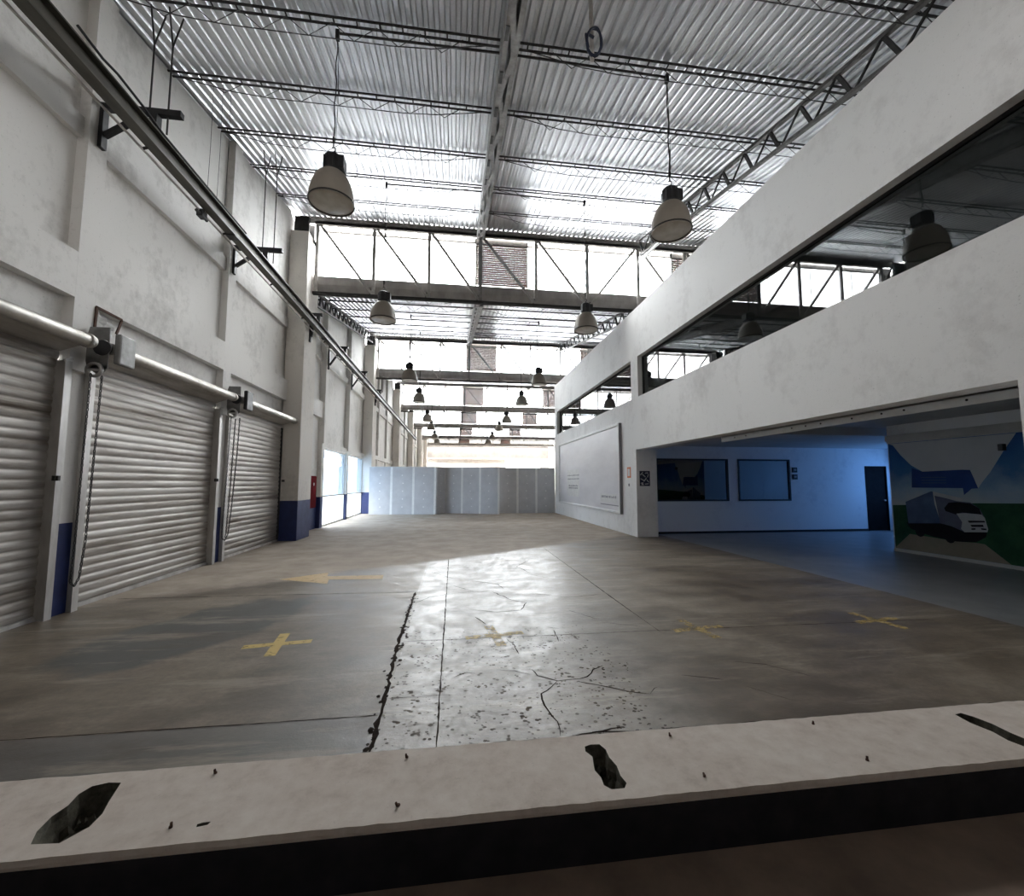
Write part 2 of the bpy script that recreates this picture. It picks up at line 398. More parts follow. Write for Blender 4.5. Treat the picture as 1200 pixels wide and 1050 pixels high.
fm = MB()
fm.poly([(-4.95, 2.75, 0), (6.33, 2.75, 0), (6.33, 12.95, 0), (6.33, YF, 0), (-4.95, YF, 0)], 0)
fm.poly([(6.33, 12.95, 0), (XE, 12.95, 0), (XE, YF, 0), (6.33, YF, 0)], 0)
fm.poly([(6.33, 2.75, 0), (XE, 2.75, 0), (XE, 12.95, 0), (6.33, 12.95, 0)], 1)
J = 2                                               # material: crack
for pts, w, jag in (
    ([(-.09, 2.76), (-.10, 9.3)], .014, .003), ([(2.21, 5.2), (2.2, 10.5)], .010, .002), ([(2.2, 10.4), (2.2, 5.83), (2.22, 4.5)], .007, .002),
    ([(-.48, 2.77), (-.50, 3.6), (-.54, 4.6), (-.55, 6.57)], .036, .010),
    ([(-4.6, 6.72), (-2.4, 6.66), (-.55, 6.57)], .016, .005),
    ([(-.5, 4.58), (2.5, 4.55), (5.6, 4.5)], .009, .003), ([(-.48, 3.42), (-.09, 3.42)], .006, .003),
    ([(-4.6, 3.23), (-2.78, 3.2), (-.5, 3.19)], .009, .003),
    ([(.55, 4.53), (.61, 4.33), (.62, 4.11)], .012, .008),
    ([(.67, 3.77), (.71, 3.65), (.85, 3.53), (.97, 3.54), (1.11, 3.57), (1.2, 3.7), (1.31, 3.77)], .012, .008),
    ([(.85, 3.53), (.78, 3.44), (.68, 3.34), (.66, 3.17), (.70, 2.95), (.69, 2.79)], .013, .008),
    ([(1.0, 3.5), (1.14, 3.43), (1.33, 3.3), (1.49, 3.23)], .010, .007), ([(1.49, 3.23), (1.57, 3.31), (1.6, 3.33)], .007, .005),
    ([(.38, 3.8), (.53, 3.76), (.65, 3.68)], .008, .006), ([(.57, 6.46), (.8, 5.96), (.97, 5.8), (.85, 5.49)], .014, .010),
    ([(.26, 5.28), (.38, 5.0)], .016, .008), ([(1.03, 4.82), (1.16, 4.75)], .010, .006), ([(1.09, 4.72), (1.07, 4.38)], .010, .006),
    ([(-4.6, 2.772), (-1.2, 2.765), (.7, 2.772), (.95, 2.80), (1.15, 2.775), (3.0, 2.766), (5.4, 2.772)], .014, .006), ([(.9, 2.80), (1.1, 2.83)], .02, .01),
    ([(1.55, 8.9), (1.2, 8.3), (1.35, 7.7)], .012, .01), ([(.3, 7.2), (.7, 6.9), (.75, 6.6)], .012, .01), ([(1.1, 6.3), (1.6, 6.0), (2.1, 6.1)], .010, .009), ([(.2, 5.6), (.55, 5.45), (.85, 5.49)], .011, .009), ([(.0, 6.9), (.3, 6.5)], .010, .008), ([(1.7, 4.9), (2.1, 4.7)], .008, .006), ([(2.5, 3.7), (2.75, 3.6), (2.95, 3.35)], .008, .006),
    ([(.02, 3.71), (.12, 3.78), (.2, 3.76)], .012, .008), ([(-.5, 5.99), (-.33, 6.25), (-.09, 6.38), (.3, 6.5), (.57, 6.46)], .009, .008),
    ([(-.4, 8.0), (.0, 7.4)], .008, .006), ([(1.3, 7.6), (1.7, 7.1), (2.1, 7.0)], .010, .008), ([(1.9, 3.5), (2.2, 3.38)], .012, .006),
    ([(2.3, 3.25), (2.5, 3.0)], .006, .005), ([(.9, 8.2), (1.5, 7.9)], .010, .008), ([(1.45, 5.4), (1.7, 5.0)], .009, .007)):
    ribbon(fm, pts, w, J, .0016, jag)
for i in range(90):                                 # crumbs broken off along the cut
    y = random.uniform(2.8, 6.5); x = -.49 - .015 * (y - 2.8) + random.gauss(0, .03); r = random.uniform(.005, .022)
    fm.poly([(x + r * cos(a) * random.uniform(.6, 1.3), y + 1.6 * r * sin(a) * random.uniform(.6, 1.2), .0022) for a in (0, 1, 2, 3, 4, 5.2)], J)
def rect(mb, cx, cy, lx, ly, ang, m, z):
    c, s_ = cos(ang), sin(ang)
    mb.poly([(cx + u * lx / 2 * c - v * ly / 2 * s_, cy + u * lx / 2 * s_ + v * ly / 2 * c, z) for u, v in ((-1, -1), (1, -1), (1, 1), (-1, 1))], m)
for (cx, cy, m) in ((-1.72, 4.67, 3), (.44, 4.64, 4), (2.68, 4.56, 4), (4.92, 4.55, 4)):
    z = .0026 if m == 3 else .0024
    rect(fm, cx, cy, .62, .10, radians(8), m, z); rect(fm, cx, cy, .62, .10, radians(98), m, z + .0003)
arrow = [(-2.86, 7.70), (-2.21, 8.17), (-2.14, 7.86), (-1.20, 7.83), (-1.17, 7.52), (-2.04, 7.58), (-1.98, 7.27)]
fm.poly([(x, y, .0024) for x, y in arrow], 5)
struct(fm.build('floor', ['floor', 'tile', 'crack', 'yellow', 'yellow2', 'yellow3', 'patch', 'strip', 'scuff']), 'worn grey concrete hall floor with cracks and faded yellow marks', 'floor')

# edge strip of the raised floor with broken sockets
def curb_strip():
    import bmesh
    holes = [
        [(-1.83, 2.285), (-1.71, 2.275), (-1.655, 2.36), (-1.66, 2.44), (-1.69, 2.52), (-1.715, 2.60), (-1.735, 2.665), (-1.80, 2.675), (-1.865, 2.655), (-1.885, 2.60), (-1.87, 2.52), (-1.885, 2.45), (-1.87, 2.36)],
        [(.80, 2.645), (.79, 2.60), (.815, 2.545), (.80, 2.48), (.79, 2.43), (.805, 2.37), (.80, 2.31), (.83, 2.275), (.90, 2.275), (.925, 2.31), (.915, 2.37), (.925, 2.45), (.91, 2.53), (.915, 2.60), (.895, 2.655), (.84, 2.66)],
        [(3.44, 2.66), (3.42, 2.56), (3.44, 2.45), (3.42, 2.36), (3.44, 2.29), (3.50, 2.27), (3.55, 2.33), (3.54, 2.43), (3.55, 2.53), (3.53, 2.62), (3.50, 2.67)],
        [(-1.165, 2.292), (-1.12, 2.30), (-1.115, 2.318), (-1.15, 2.318), (-1.17, 2.31)]]
    x0, x1 = XL - .25, 5.7
    n = 150; front = [(x0 + (x1 - x0) * i / n, 2.2 + random.uniform(-.003, .004)) for i in range(n + 1)]
    back = [(x1 - (x1 - x0) * i / n, 2.757 + (random.uniform(-.003, .006) if 0 < i < n else 0)) for i in range(n + 1)]
    bm = bmesh.new(); ed = []
    for loop in [front + back] + holes:
        vs = [bm.verts.new((x, y, .012)) for x, y in loop]
        for i in range(len(vs)): ed.append(bm.edges.new((vs[i], vs[(i + 1) % len(vs)])))
    bmesh.ops.triangle_fill(bm, use_beauty=True, use_dissolve=False, edges=ed)
    me = bpy.data.meshes.new('tmp'); bm.to_mesh(me); bm.free()
    mb = MB(); mb.add([v.co[:] for v in me.vertices], [tuple(p.vertices) for p in me.polygons], 0)
    bpy.data.meshes.remove(me)
    F = [(x, y, .012) for x, y in front]; F1 = [(x, y - .004, -.012) for x, y in front]; F2 = [(x, 2.2, -.03) for x, y in front]
    m = len(F)
    mb.add(F + F1 + F2, [(r * m + i, r * m + i + 1, (r + 1) * m + i + 1, (r + 1) * m + i) for r in (0, 1) for i in range(m - 1)], 0)
    Bk = [(x, y, .012) for x, y in back]; B2 = [(x, y, -.06) for x, y in back]
    mb.add(Bk + B2, [(i, i + 1, m + i + 1, m + i) for i in range(m - 1)], 0)
    for h in holes:
        d = -.11 if len(h) > 6 else -.04
        k = len(h); cx = sum(p[0] for p in h) / k; cy = sum(p[1] for p in h) / k
        rings = [[(x, y, .012) for x, y in h]]
        for q, zz in ((.97, -.025), (.88, -.055), (.66, d)):
            rings.append([(cx + (x - cx) * q + random.uniform(-.008, .008), cy + (y - cy) * q + random.uniform(-.008, .008), zz + random.uniform(-.01, .01)) for x, y in h])
        vs = [p for r in rings for p in r]
        mb.add(vs, [(r * k + i, r * k + (i + 1) % k, (r + 1) * k + (i + 1) % k, (r + 1) * k + i) for r in range(3) for i in range(k)], 1)
        mb.add(rings[-1], [tuple(range(k))], 1)
        if d < -.1:                                  # rubble left inside the socket
            for t in range(14):
                px, py = cx + random.uniform(-.05, .05), min(p[1] for p in h) + random.uniform(.05, .33); rr_ = random.uniform(.012, .032)
                ring = [(px + rr_ * cos(a) * random.uniform(.6, 1.3), py + rr_ * sin(a) * random.uniform(.6, 1.3), -.09 + random.uniform(-.01, .02)) for a in (0, 1.1, 2.2, 3.2, 4.3, 5.3)]
                mb.add(ring + [(px, py, -.075 + rr_)], [(q, (q + 1) % 6, 6) for q in range(6)], 1)
    return mb
o = curb_strip().build('trim_1', ['curb', 'pit'])
struct(o, 'pale tan concrete edge strip with broken sockets along the step', 'floor edge')
o = MB().box(XL - .25, XE, 2.205, 2.30, -.30, -.03).build('trim_2', 'riser'); struct(o, 'black painted face of the step', 'step')
o = MB().poly([(XL - .25, YB, -.28), (XE, YB, -.28), (XE, 2.25, -.28), (XL - .25, 2.25, -.28)]).build('floor_lower', 'lowfloor'); struct(o, 'dirty brown lower floor in front of the step', 'floor')

# anchor bolts left in the edge strip, four at each of two former base plates
k_ = 0
for px, side in ((-1.28, 'near the slanting hole'), (-.255, 'left of the square hole'), (1.365, 'right of the square hole'), (2.37, 'short of the long right hole')):
    for py, row in ((2.68, 'back'), (2.305, 'front')):
        r = thing('anchor_bolt', 'small rusty bolt stub in the concrete strip, %s edge, %s' % (row, side), 'bolt', (px, py, .012), 'anchor bolts in the concrete edge strip')
        lean = random.uniform(-.012, .012)
        MB().tube([(px, py, .0), (px + lean, py + lean, .034)], .006, 8).build('shank', 'rust', r)
        MB().lathe([(.0, .012), (.009, .012), (.009, .019), (.0, .019)], (px, py, 0), 6, 0, False).build('nut', 'rust', r)

# ------------------------------------------------------------------ left wall
PIL = [2.40, 5.83, 9.30]                             # pilasters of the shutter bays (front edge)
COLY = [12.65, 23.15, 34.0, 44.8, 56.3, 67.3]
lw = MB()
X0, X1 = XL - .13, XL                                # recessed panels / frame face
XB = XL - .33
def topz(y):
    k = 0
    while k < len(GL) - 1 and y > GL[k] + .2: k += 1
    return roof(k, y) if y < GL[-1] else 9.5
def wall_piece(y0, y1, z0, sk=None):
    """panel of wall up to the roof line"""
    z1a, z1b = topz(y0 + .01), topz(y1 - .01)
    lw.add([(X0, y0, z0), (X0, y1, z0), (X0, y1, z1b), (X0, y0, z1a), (XB, y0, z0), (XB, y1, z0), (XB, y1, z1b), (XB, y0, z1a)],
           [(0, 1, 2, 3), (7, 6, 5, 4), (0, 4, 5, 1), (3, 2, 6, 7), (0, 3, 7, 4), (1, 5, 6, 2)], 0)
def pilaster(y0, y1, x=X1, blue=True, z1=None):
    zt = z1 or min(topz(y0 + .02), topz(y1 - .02)) - .02
    if blue:
        lw.box(X0 - .02, x - .05, y0, y1, 0, 1.1, 1); lw.box(X0 - .02, x - .05, y0, y1, 1.1, 3.0, 0)
        lw.box(X0 - .02, x, y0, y1, 3.0, zt, 0)
    else: lw.box(X0 - .02, x, y0, y1, 0, zt, 0)
DOORS = [(2.67, 5.83), (6.13, 9.30), (9.60, 12.65)]
wall_piece(YB, 2.4, -.3)
for y0, y1 in DOORS: wall_piece(y0, y1, 3.15)
for y0 in PIL: wall_piece(y0, y0 + .3, 0); pilaster(y0, y0 + .30 if y0 > 3 else 2.67)
wall_piece(12.65, 16.0, 0)
for y0, y1 in DOORS + [(13.7, 16.0)]:
    lw.box(X0 - .02, X1, y0 + .001, y1 - .001, 3.90, 4.48, 0)             # beam over the shutters
    lw.box(X0 - .02, X1 - .06, y0 + .001, y1 - .001, 6.00, 6.27, 0)       # upper band
lw.box(X0 - .02, X0 + .004, 13.7, 16.0, 0, 1.1, 1)
# bays with the glazed doors, then the plain bays further on
GD = [(16.30, 19.60), (19.90, 23.15)]
for y0, y1 in GD:
    wall_piece(y0, y1, 2.88)
    lw.box(X0 - .02, X1, y0, y1, 2.88, 3.10, 0); lw.box(X0 - .02, X1 - .03, y0, y1, 5.95, 6.2, 0)
for y0 in (16.0, 19.6): wall_piece(y0, y0 + .3, 0); pilaster(y0, y0 + .3, X1 + .06)
yy = 23.15
for k in range(1, 6):
    c0 = COLY[k]; c1 = COLY[k + 1] if k < 5 else YF
    g = GL[k - 0] if k < 6 else YF
    step = (c1 - c0 - 1.05) / 3
    wall_piece(c0, min(c0 + 1.05, c1), 0)
    for j in range(3):
        a = c0 + 1.05 + j * step; b = a + step
        sp = [a, b]
        if k - 0 < 6 and a < GL[k - 1] + .21 < b: sp = [a, GL[k - 1] + .21, b]
        for p, q in zip(sp[:-1], sp[1:]): wall_piece(p, q, 0)
        if j: pilaster(a - .15, a + .15)
        lw.box(X0 - .02, X1, a + .16, b - .16, 3.0, 3.25, 0); lw.box(X0 - .02, X1 - .03, a + .16, b - .16, 5.95, 6.2, 0)
struct(lw.build('wall_left', ['plaster', 'concblue']), 'weathered white concrete frame wall holding the roller shutters', 'wall')

for k, c in enumerate(COLY):
    mb = MB(); zt = 8.93
    mb.box(XL - .10, XL + .40, c, c + 1.05, 0, 1.1, 1); mb.box(XL - .10, XL + .40, c, c + 1.05, 1.1, zt, 0)
    struct(mb.build('column', ['concpale', 'concblue'], bevel=.012),
           ['white square column with blue base beside the third roller shutter', 'white column with blue base beside the plasterboard screen', 'white column rising behind the left end of the plasterboard screen', 'fourth white column along the shutter side wall', 'fifth white column along the shutter side wall', 'last white column along the shutter side wall'][k], 'column')
    # dark steel seat under the roof on top of the column
    r = thing('roof_bearing', ['dark steel roof seat on top of the %s column' % ORD[k]][0], 'bracket', (XL + .2, c + .4, zt), 'steel roof seats on the wall columns')
    b = MB(); b.box(XL - .05, XL + .36, c + .12, c + .2, zt, zt + .52); b.box(XL - .05, XL + .36, c + .62, c + .7, zt, zt + .56); b.box(XL - .05, XL + .38, c + .1, c + .75, zt, zt + .03)
    b.build('seat_plate', 'darksteel', r)
    MB().bar((XL + .12, c + .38, zt + .55), (XL + .5, c + .47, zt - .25), .05, .05).build('strut', 'darksteel', r)

# ------------------------------------------------------------------ roller shutters
def chain(path, pitch=.042, r=.0055):
    mb = MB(); pts = [Vector(p) for p in path]; acc = []
    for a, b in zip(pts[:-1], pts[1:]):
        n = max(1, int((b - a).length / pitch)); acc += [(a.lerp(b, (i + .5) / n), (b - a).normalized(), (b - a).length / n) for i in range(n)]
    for i, (c, d, L) in enumerate(acc):
        s_ = Vector((1, 0, 0)) if abs(d.x) < .8 else Vector((0, 1, 0))
        s_ = d.cross(s_).normalized() if i % 2 else d.cross(d.cross(s_)).normalized()
        h, w = L * .62, .011
        loop = [c + d * h * cos(t) + s_ * w * sin(t) for t in (0, pi / 3, 2 * pi / 3, pi, 4 * pi / 3, 5 * pi / 3, 2 * pi)]
        mb.tube(loop, r, 5, 0, False)
    return mb
WHERE = ['nearest ribbed metal roller shutter with heavy brown dirt', 'middle ribbed metal roller shutter with brown stain bands', 'ribbed metal roller shutter against the blue-based column']
for k, (y0, y1) in enumerate(DOORS):
    r = thing('roller_shutter', WHERE[k], 'roller shutter', (XL - .1, (y0 + y1) / 2, 0), 'roller shutters along the wall')
    mb = MB(); n = 28; p = .1128; xs = XL - .115
    prof = []
    for i in range(n):
        z = .05 + i * p
        for q in (0, .12, .3, .5, .7, .88): prof.append((xs + .018 * sin(pi * q) ** .55, z + q * p))
    prof.append((xs, .05 + n * p))
    ya, yb = y0 + .02, y1 - .02
    m = len(prof); ny = 2
    vs = [(x, y, z) for y in (ya, yb) for x, z in prof]
    mb.add(vs, [(i, m + i, m + i + 1, i + 1) for i in range(m - 1)], 0, True)
    mb.box(xs - .03, xs - .012, ya, yb, .04, .05 + n * p, 0)
    mb.build('curtain', 'shutter', r)
    MB().box(xs - .02, xs + .04, ya, yb, .004, .052).build('bottom_bar', 'guide', r)
    rz = 3.33; rx = XL + .24
    b = MB(); b.tube([(rx, y0 - .02 if k else y0 - .3, rz), (rx, y1 - .02 if k < 2 else y1 + .03, rz)], .078, 20)
    b.lathe([(.078, 0), (.088, 0), (.088, .05), (.078, .05)], (rx, y1 - .11, rz), 20, 0, True, 'y')
    b.build('barrel', 'pipe', r)
    # back shroud between barrel and curtain
    MB().prism([(xs + .012, ya, 3.2), (xs + .012, ya, 3.42), (rx - .05, ya, 3.36), (rx - .06, ya, 3.30)], (0, yb - ya, 0)).build('top_roll', 'shutter', r)
    for sd in (0, 1):
        y = y1 if sd else y0
        if sd and k == 2:
            MB().box(xs - .03, xs + .05, y1 - .045, y1 - .001, 0, 3.12).build('guide_rail', 'darksteel', r); continue
        e = (y - .055, y - .002) if sd else (y + .002, y + .055)
        g = MB(); g.box(xs + .03, XL + .02, e[0], e[1], 0, 3.08); g.box(xs - .03, xs + .03, e[0] + (0 if sd else .04), e[1] - (.04 if sd else 0), 0, 3.08)
        g.box(XL + .012, XL + .024, e[0] - .02, e[1] + .02, 0, 3.08)
        g.build('guide_rail', 'guide', r)
        if sd: MB().bar((XL + .03, y - .10, 3.07), (XL + .03, y + .0, 3.12), .03, .03).build('stop_lug', 'guide', r)
    MB().box(XL - .02, XL + .05, y1 - .075, y1 - .045, 1.62, 1.68).build('latch', 'darksteel', r)
# chain operators between the shutters
for k, y in enumerate((6.06, 9.50)):
    r = thing('chain_hoist_bracket', ['grey drive bracket with chain wheel between the first two shutters', 'dark drive bracket with chain wheel beside the third shutter'][k], 'shutter drive', (XL, y, 3.0), 'chain drives of the shutters')
    b = MB(); xa, xb, za, zb = XL + .006, XL + .26, 3.06, 3.60; cx, cz, rr = XL + .185, 3.33, .105
    # plate with a round cut-out for the barrel
    n = 24; ring = [(cx + rr * cos(2 * pi * i / n), cz + rr * sin(2 * pi * i / n)) for i in range(n)]
    def on_rect(a):
        dx, dz = cos(a), sin(a); t = min(((xb - cx) / dx if dx > 1e-6 else (xa - cx) / dx if dx < -1e-6 else 9e9), ((zb - cz) / dz if dz > 1e-6 else (za - cz) / dz if dz < -1e-6 else 9e9))
        return (cx + dx * t, cz + dz * t)
    outer = [on_rect(2 * pi * i / n) for i in range(n)]
    for yy_ in (y - .012, y):
        b.add([(x, yy_, z) for x, z in ring + outer], [(i, (i + 1) % n, n + (i + 1) % n, n + i) for i in range(n)], 0)
    b.add([(x, yv, z) for yv in (y - .012, y) for x, z in ring], [(i, (i + 1) % n, n + (i + 1) % n, n + i) for i in range(n)], 0)
    b.add([(x, yv, z) for yv in (y - .012, y) for x, z in outer], [(i, (i + 1) % n, n + (i + 1) % n, n + i) for i in range(n)], 0)
    b.prism([(xa, y, 3.08), (xb - .08, y, 2.96), (xb, y, 3.06), (xb, y, 3.10)], (0, -.012, 0), 0)
    b.build('plate', 'motor', r)
    MB().box(XL + .325, XL + .40, y - .02, y + .26, 3.12, 3.52).build('gear_cover', 'motor' if k == 0 else 'black', r, bevel=.02)
    MB().tube([(cx, y - .02, cz), (cx, y + .02, cz)], .10, 22).build('shaft_end', 'black', r)
    w = MB(); wx, wz = XL + .14, 3.03
    w.lathe([(.065, -.03), (.10, -.03), (.088, -.015), (.10, 0), (.065, 0), (.065, -.03)], (wx, y - .03, wz), 22, 0, True, 'y')
    w.bar((wx - .08, y - .045, wz), (wx + .08, y - .045, wz), .02, .03)
    w.build('chain_wheel', 'guide', r)
    xh = XL + .2
    if k == 0: path = [(xh, y - .0, 2.96), (xh, y - .02, 2.1), (xh, y - .05, .9), (xh, y - .10, .45), (xh, y - .16, .36), (xh, y - .22, .42), (xh, y - .20, .9), (xh - .02, y - .16, 2.0), (xh - .03, y - .13, 2.96)]
    else: path = [(xh, y - .22, 2.95), (xh, y - .26, 1.8), (xh, y - .33, .62), (xh, y - .30, .5), (xh, y - .20, .46), (xh, y - .10, .56), (xh, y - .02, 1.0), (xh, y + .10, 2.2), (xh, y + .14, 2.95)]
    chain(path).build('hand_chain', 'darksteel', r)
    if k == 1: chain([(xh + .03, y - .1, 2.9), (xh + .03, y - .16, 1.6), (xh + .03, y - .24, .52)]).build('hand_chain', 'darksteel', r)
# broken opening with a crumpled white sheet above the first drive bracket
r = thing('wall_hatch', 'small rusty framed wall opening stuffed with crumpled white sheet', 'hatch', (XL, 6.35, 3.62))
f = MB()
for a, b_ in (((XL + .01, 6.14, 3.60), (XL + .01, 6.15, 3.90)), ((XL + .01, 6.14, 3.90), (XL + .01, 6.58, 3.89)), ((XL + .01, 6.58, 3.89), (XL + .01, 6.50, 3.66))): f.bar(a, b_, .018, .03)
f.build('frame', 'rust', r)
s_ = MB(); g = [[(XL - .10 + random.uniform(0, .07), 6.17 + i * .075, 3.60 + j * .055) for i in range(6)] for j in range(6)]
s_.add([p for row in g for p in row], [(j * 6 + i, j * 6 + i + 1, j * 6 + i + 7, j * 6 + i + 6) for j in range(5) for i in range(5)], 0)
s_.build('sheet', 'white', r)

# fire cabinet
r = thing('fire_cabinet', 'narrow dark red fire cabinet on the wall behind the blue-based column', 'fire cabinet', (XL, 14.65, .78))
MB().box(X0 + .012, XL + .17, 14.35, 14.95, .78, 1.82).build('body', 'glossred', r, bevel=.01)
d = MB().box(XL + .17, XL + .19, 14.37, 14.93, .80, 1.80).build('door', 'glossred', r, bevel=.004)
MB().lathe([(0, .192), (.05, .192), (.05, .196), (0, .196)], (XL, 14.66, 1.55), 18, 0, False, 'x').build('sticker', 'white', d)['label'] = 'white round sticker'
MB().box(XL + .04, XL + .191, 14.348, 14.352, .80, 1.80).build('hinge', 'rubber', r)

# glazed doors in the second stretch of the left wall
for k, (y0, y1) in enumerate(GD):
    r = thing('door_%d' % (k + 1), ['glazed door bay nearest the fire cabinet, bright daylight behind', 'glazed door bay beside the plasterboard screen, bright daylight behind'][k], 'door', (XL - .1, (y0 + y1) / 2, 0)); r['kind'] = 'structure'
    f = MB(); xx = (XL - .12, XL - .07)
    for z in (.03, 1.1, 2.84): f.box(*xx, y0, y1, z - .03, z + .03)
    for y in (y0 + .025, y1 - .025): f.box(*xx, y - .025, y + .025, 0, 2.88)
    f.build('door_frame', 'white', r)
    MB().box(XL - .10, XL - .094, y0 + .05, y1 - .05, 1.13, 2.81).build('glass_pane', 'doorglass', r); MB().box(XL - .10, XL - .094, y0 + .05, y1 - .05, .06, 1.07).build('glass_pane', 'doorglass2', r)
# daylight scene beyond those doors
o = MB().poly([(-40, -2, -.06), (XB, -2, -.06), (XB, 80, -.06), (-40, 80, -.06)]).build('ground', 'road'); struct(o, 'sunlit paving outside the glazed doors', 'ground')
f = MB(); f.box(-19, -18, 8, 60, 0, 9.5)
for y in range(10, 44, 4):
    for z in (1.0, 4.2): f.box(-18.02, -17.98, y, y + 2, z, z + 1.6, 1)
struct(f.build('wall_outside', ['facade', 'outwin']), 'pale bluish facade seen through the glazed doors', 'wall')

# ------------------------------------------------------------------ ceiling: corrugated saw-tooth bays
def sheet(k):
    mb = MB(); y0, y1 = start(k), GL[k] - .10; pit = .155; x = XL - .2; prof = []
    while x < XE + .1:
        prof += [(x, 0), (x + .030, .0), (x + .052, .036), (x + .103, .036), (x + .125, 0)]; x += pit
    m = len(prof); rows = 9 if k < 2 else 2
    ys = [y0 + (y1 - y0) * j / (rows - 1) for j in range(rows)]
    mb.add([(x, y, roof(k, y) + dz) for y in ys for x, dz in prof], [(j * m + i, j * m + i + 1, (j + 1) * m + i + 1, (j + 1) * m + i) for j in range(rows - 1) for i in range(m - 1)], 0)
    return mb
for k in range(6):
    struct(sheet(k).build('ceiling' if k == 0 else 'ceiling.%03d' % k, 'galv'), 'corrugated metal roof sheeting of the %s saw-tooth bay' % ORD[k], 'ceiling')

GOUP = 'saw-tooth roof steel'
def post_xs(): return [-4.20, -2.53, -.86, .74, 2.54, 4.25, 6.0, 7.67, 9.34, 11.0, 12.67, 14.34]
for k, g in enumerate(GL):
    yt = g - .08; zt, zb = 9.47, 7.27; xs = post_xs()
    r = thing('window_truss', 'grey steel truss in front of the %s clerestory' % ORD[k], 'truss', (0, yt, zb), 'clerestory trusses')
    MB().box(XL + .42, XE, yt - .05, yt + .05, zt - .05, zt + .05).build('top_chord', 'steel', r)
    c = MB(); c.box(XL + .42, XE, yt - .055, yt - .02, zb - .04, zb + .04); c.box(XL + .42, XE, yt + .02, yt + .055, zb - .04, zb + .04); c.build('bottom_chord', 'darksteel', r)
    for i, x in enumerate(xs):
        w = .095 if x != .74 else .12
        MB().box(x - w / 2, x + w / 2, yt - .03, yt + .03, zb + .04, zt - .05).build('post', 'steel' if x != .74 else 'beam', r)
        if i + 1 < len(xs) and not (4.2 < x < 5): a, b_ = (x + .04, yt, zt), (xs[i + 1] - .02, yt, zb + .05)
        elif i + 1 < len(xs): a, b_ = (xs[i + 1] - .05, yt, zt), (x + .02, yt, zb + .05)
        else: continue
        MB().bar(a, b_, .075, .06, up=(0, 1, 0)).build('diagonal', 'steel', r)
        MB().box(b_[0] - .09, b_[0] + .07, yt - .012, yt + .012, zb + .02, zb + .22).build('gusset', 'darksteel', r)
    # gutter behind the truss foot
    gt = MB(); gt.prism([(XL + .02, g + .02, 7.86), (XL + .02, g + .02, 7.60), (XL + .02, g + .12, 7.44), (XL + .02, g + .5, 7.44), (XL + .02, g + .5, 7.60), (XL + .02, g + .14, 7.86)], (XE - XL - .02, 0, 0))
    tag(gt.build('roof_gutter', 'gutter'), 'long grey sheet-metal gutter below the %s clerestory' % ORD[k], 'gutter', 'valley gutters')
    # fascia under the roof edge
    struct(MB().box(XL, XE, g - .13, g - .09, 9.44, 9.66).build('trim_%d' % (k + 3), 'steel'), 'dark fascia at the top of the %s clerestory' % ORD[k], 'fascia')
    # glazing
    w = thing('window_%d' % (k + 1), 'bright glazed clerestory strip of the %s roof bay' % ORD[k], 'window', (0, g + .06, 7.86)); w['kind'] = 'structure'
    fr = MB(); yg = g + .06
    fr.box(XL + .42, XE, yg - .02, yg + .02, 9.27, 9.31)
    for x in [q + 1.1 for q in xs[:-1]]: fr.box(x - .008, x + .008, yg - .01, yg + .01, 7.86, 9.27)
    fr.build('window_frame', 'steel', w)
    segs = [(XL + .42, .56), (2.30, 7.22), (8.85, XE)]
    p = MB()
    for a, b_ in segs: p.box(a, b_, yg - .004, yg + .002, 7.86, 9.27)
    p.build('glass_pane', 'skyglass', w)
    sk = MB(); x = XL + .42                                             # scalloped corrugated closer above the panes
    pr = []
    while x < XE: pr += [(x, 0), (x + .05, 0), (x + .07, .03), (x + .13, .03)]; x += .155
    m = len(pr); sk.add([(x, yg + dy, z) for z in (9.31, 9.44) for x, dy in pr], [(i, i + 1, m + i + 1, m + i) for i in range(m - 1)], 0)
    sk.build('closer_strip', 'white', w)
    # rusty louvre panels
    for (a, b_), nm in (((.58, 2.28), 'beside the central roof beam'), ((7.24, 8.83), 'over the office block')):
        q = thing('louvre_panel', 'rusty horizontal louvre panel %s, %s clerestory' % (nm, ORD[k]), 'louvre', ((a + b_) / 2, yg, 7.87), 'rusty louvre panels')
        sl = MB(); n = 19; zz0, zz1 = 7.88, 9.27; ps = (zz1 - zz0) / n
        for i in range(n):
            z = zz0 + i * ps
            pr = [(yg - .03, z + (.0010 if i else 0)), (yg - .03, z + ps * .50), (yg + .035, z + ps), (yg - .03, z + ps)]
            for m_, (p, q_) in enumerate(zip(pr[:-1], pr[1:])):
                sl.add([(a + .03, *p), (b_ - .03, *p), (b_ - .03, *q_), (a + .03, *q_)], [(0, 1, 2, 3)], 0 if m_ == 0 else 1)
        sl.build('slats', ['louver', 'louver2'], q)
        f = MB(); f.box(a, a + .035, yg - .05, yg + .06, 7.87, 9.44); f.box(b_ - .035, b_, yg - .05, yg + .06, 7.87, 9.44); f.box(a, b_, yg - .05, yg + .06, 9.26, 9.44); f.box(a + .26, a + .275, yg - .04, yg + .05, 7.87, 9.26)
        f.build('frame', 'steel', q)

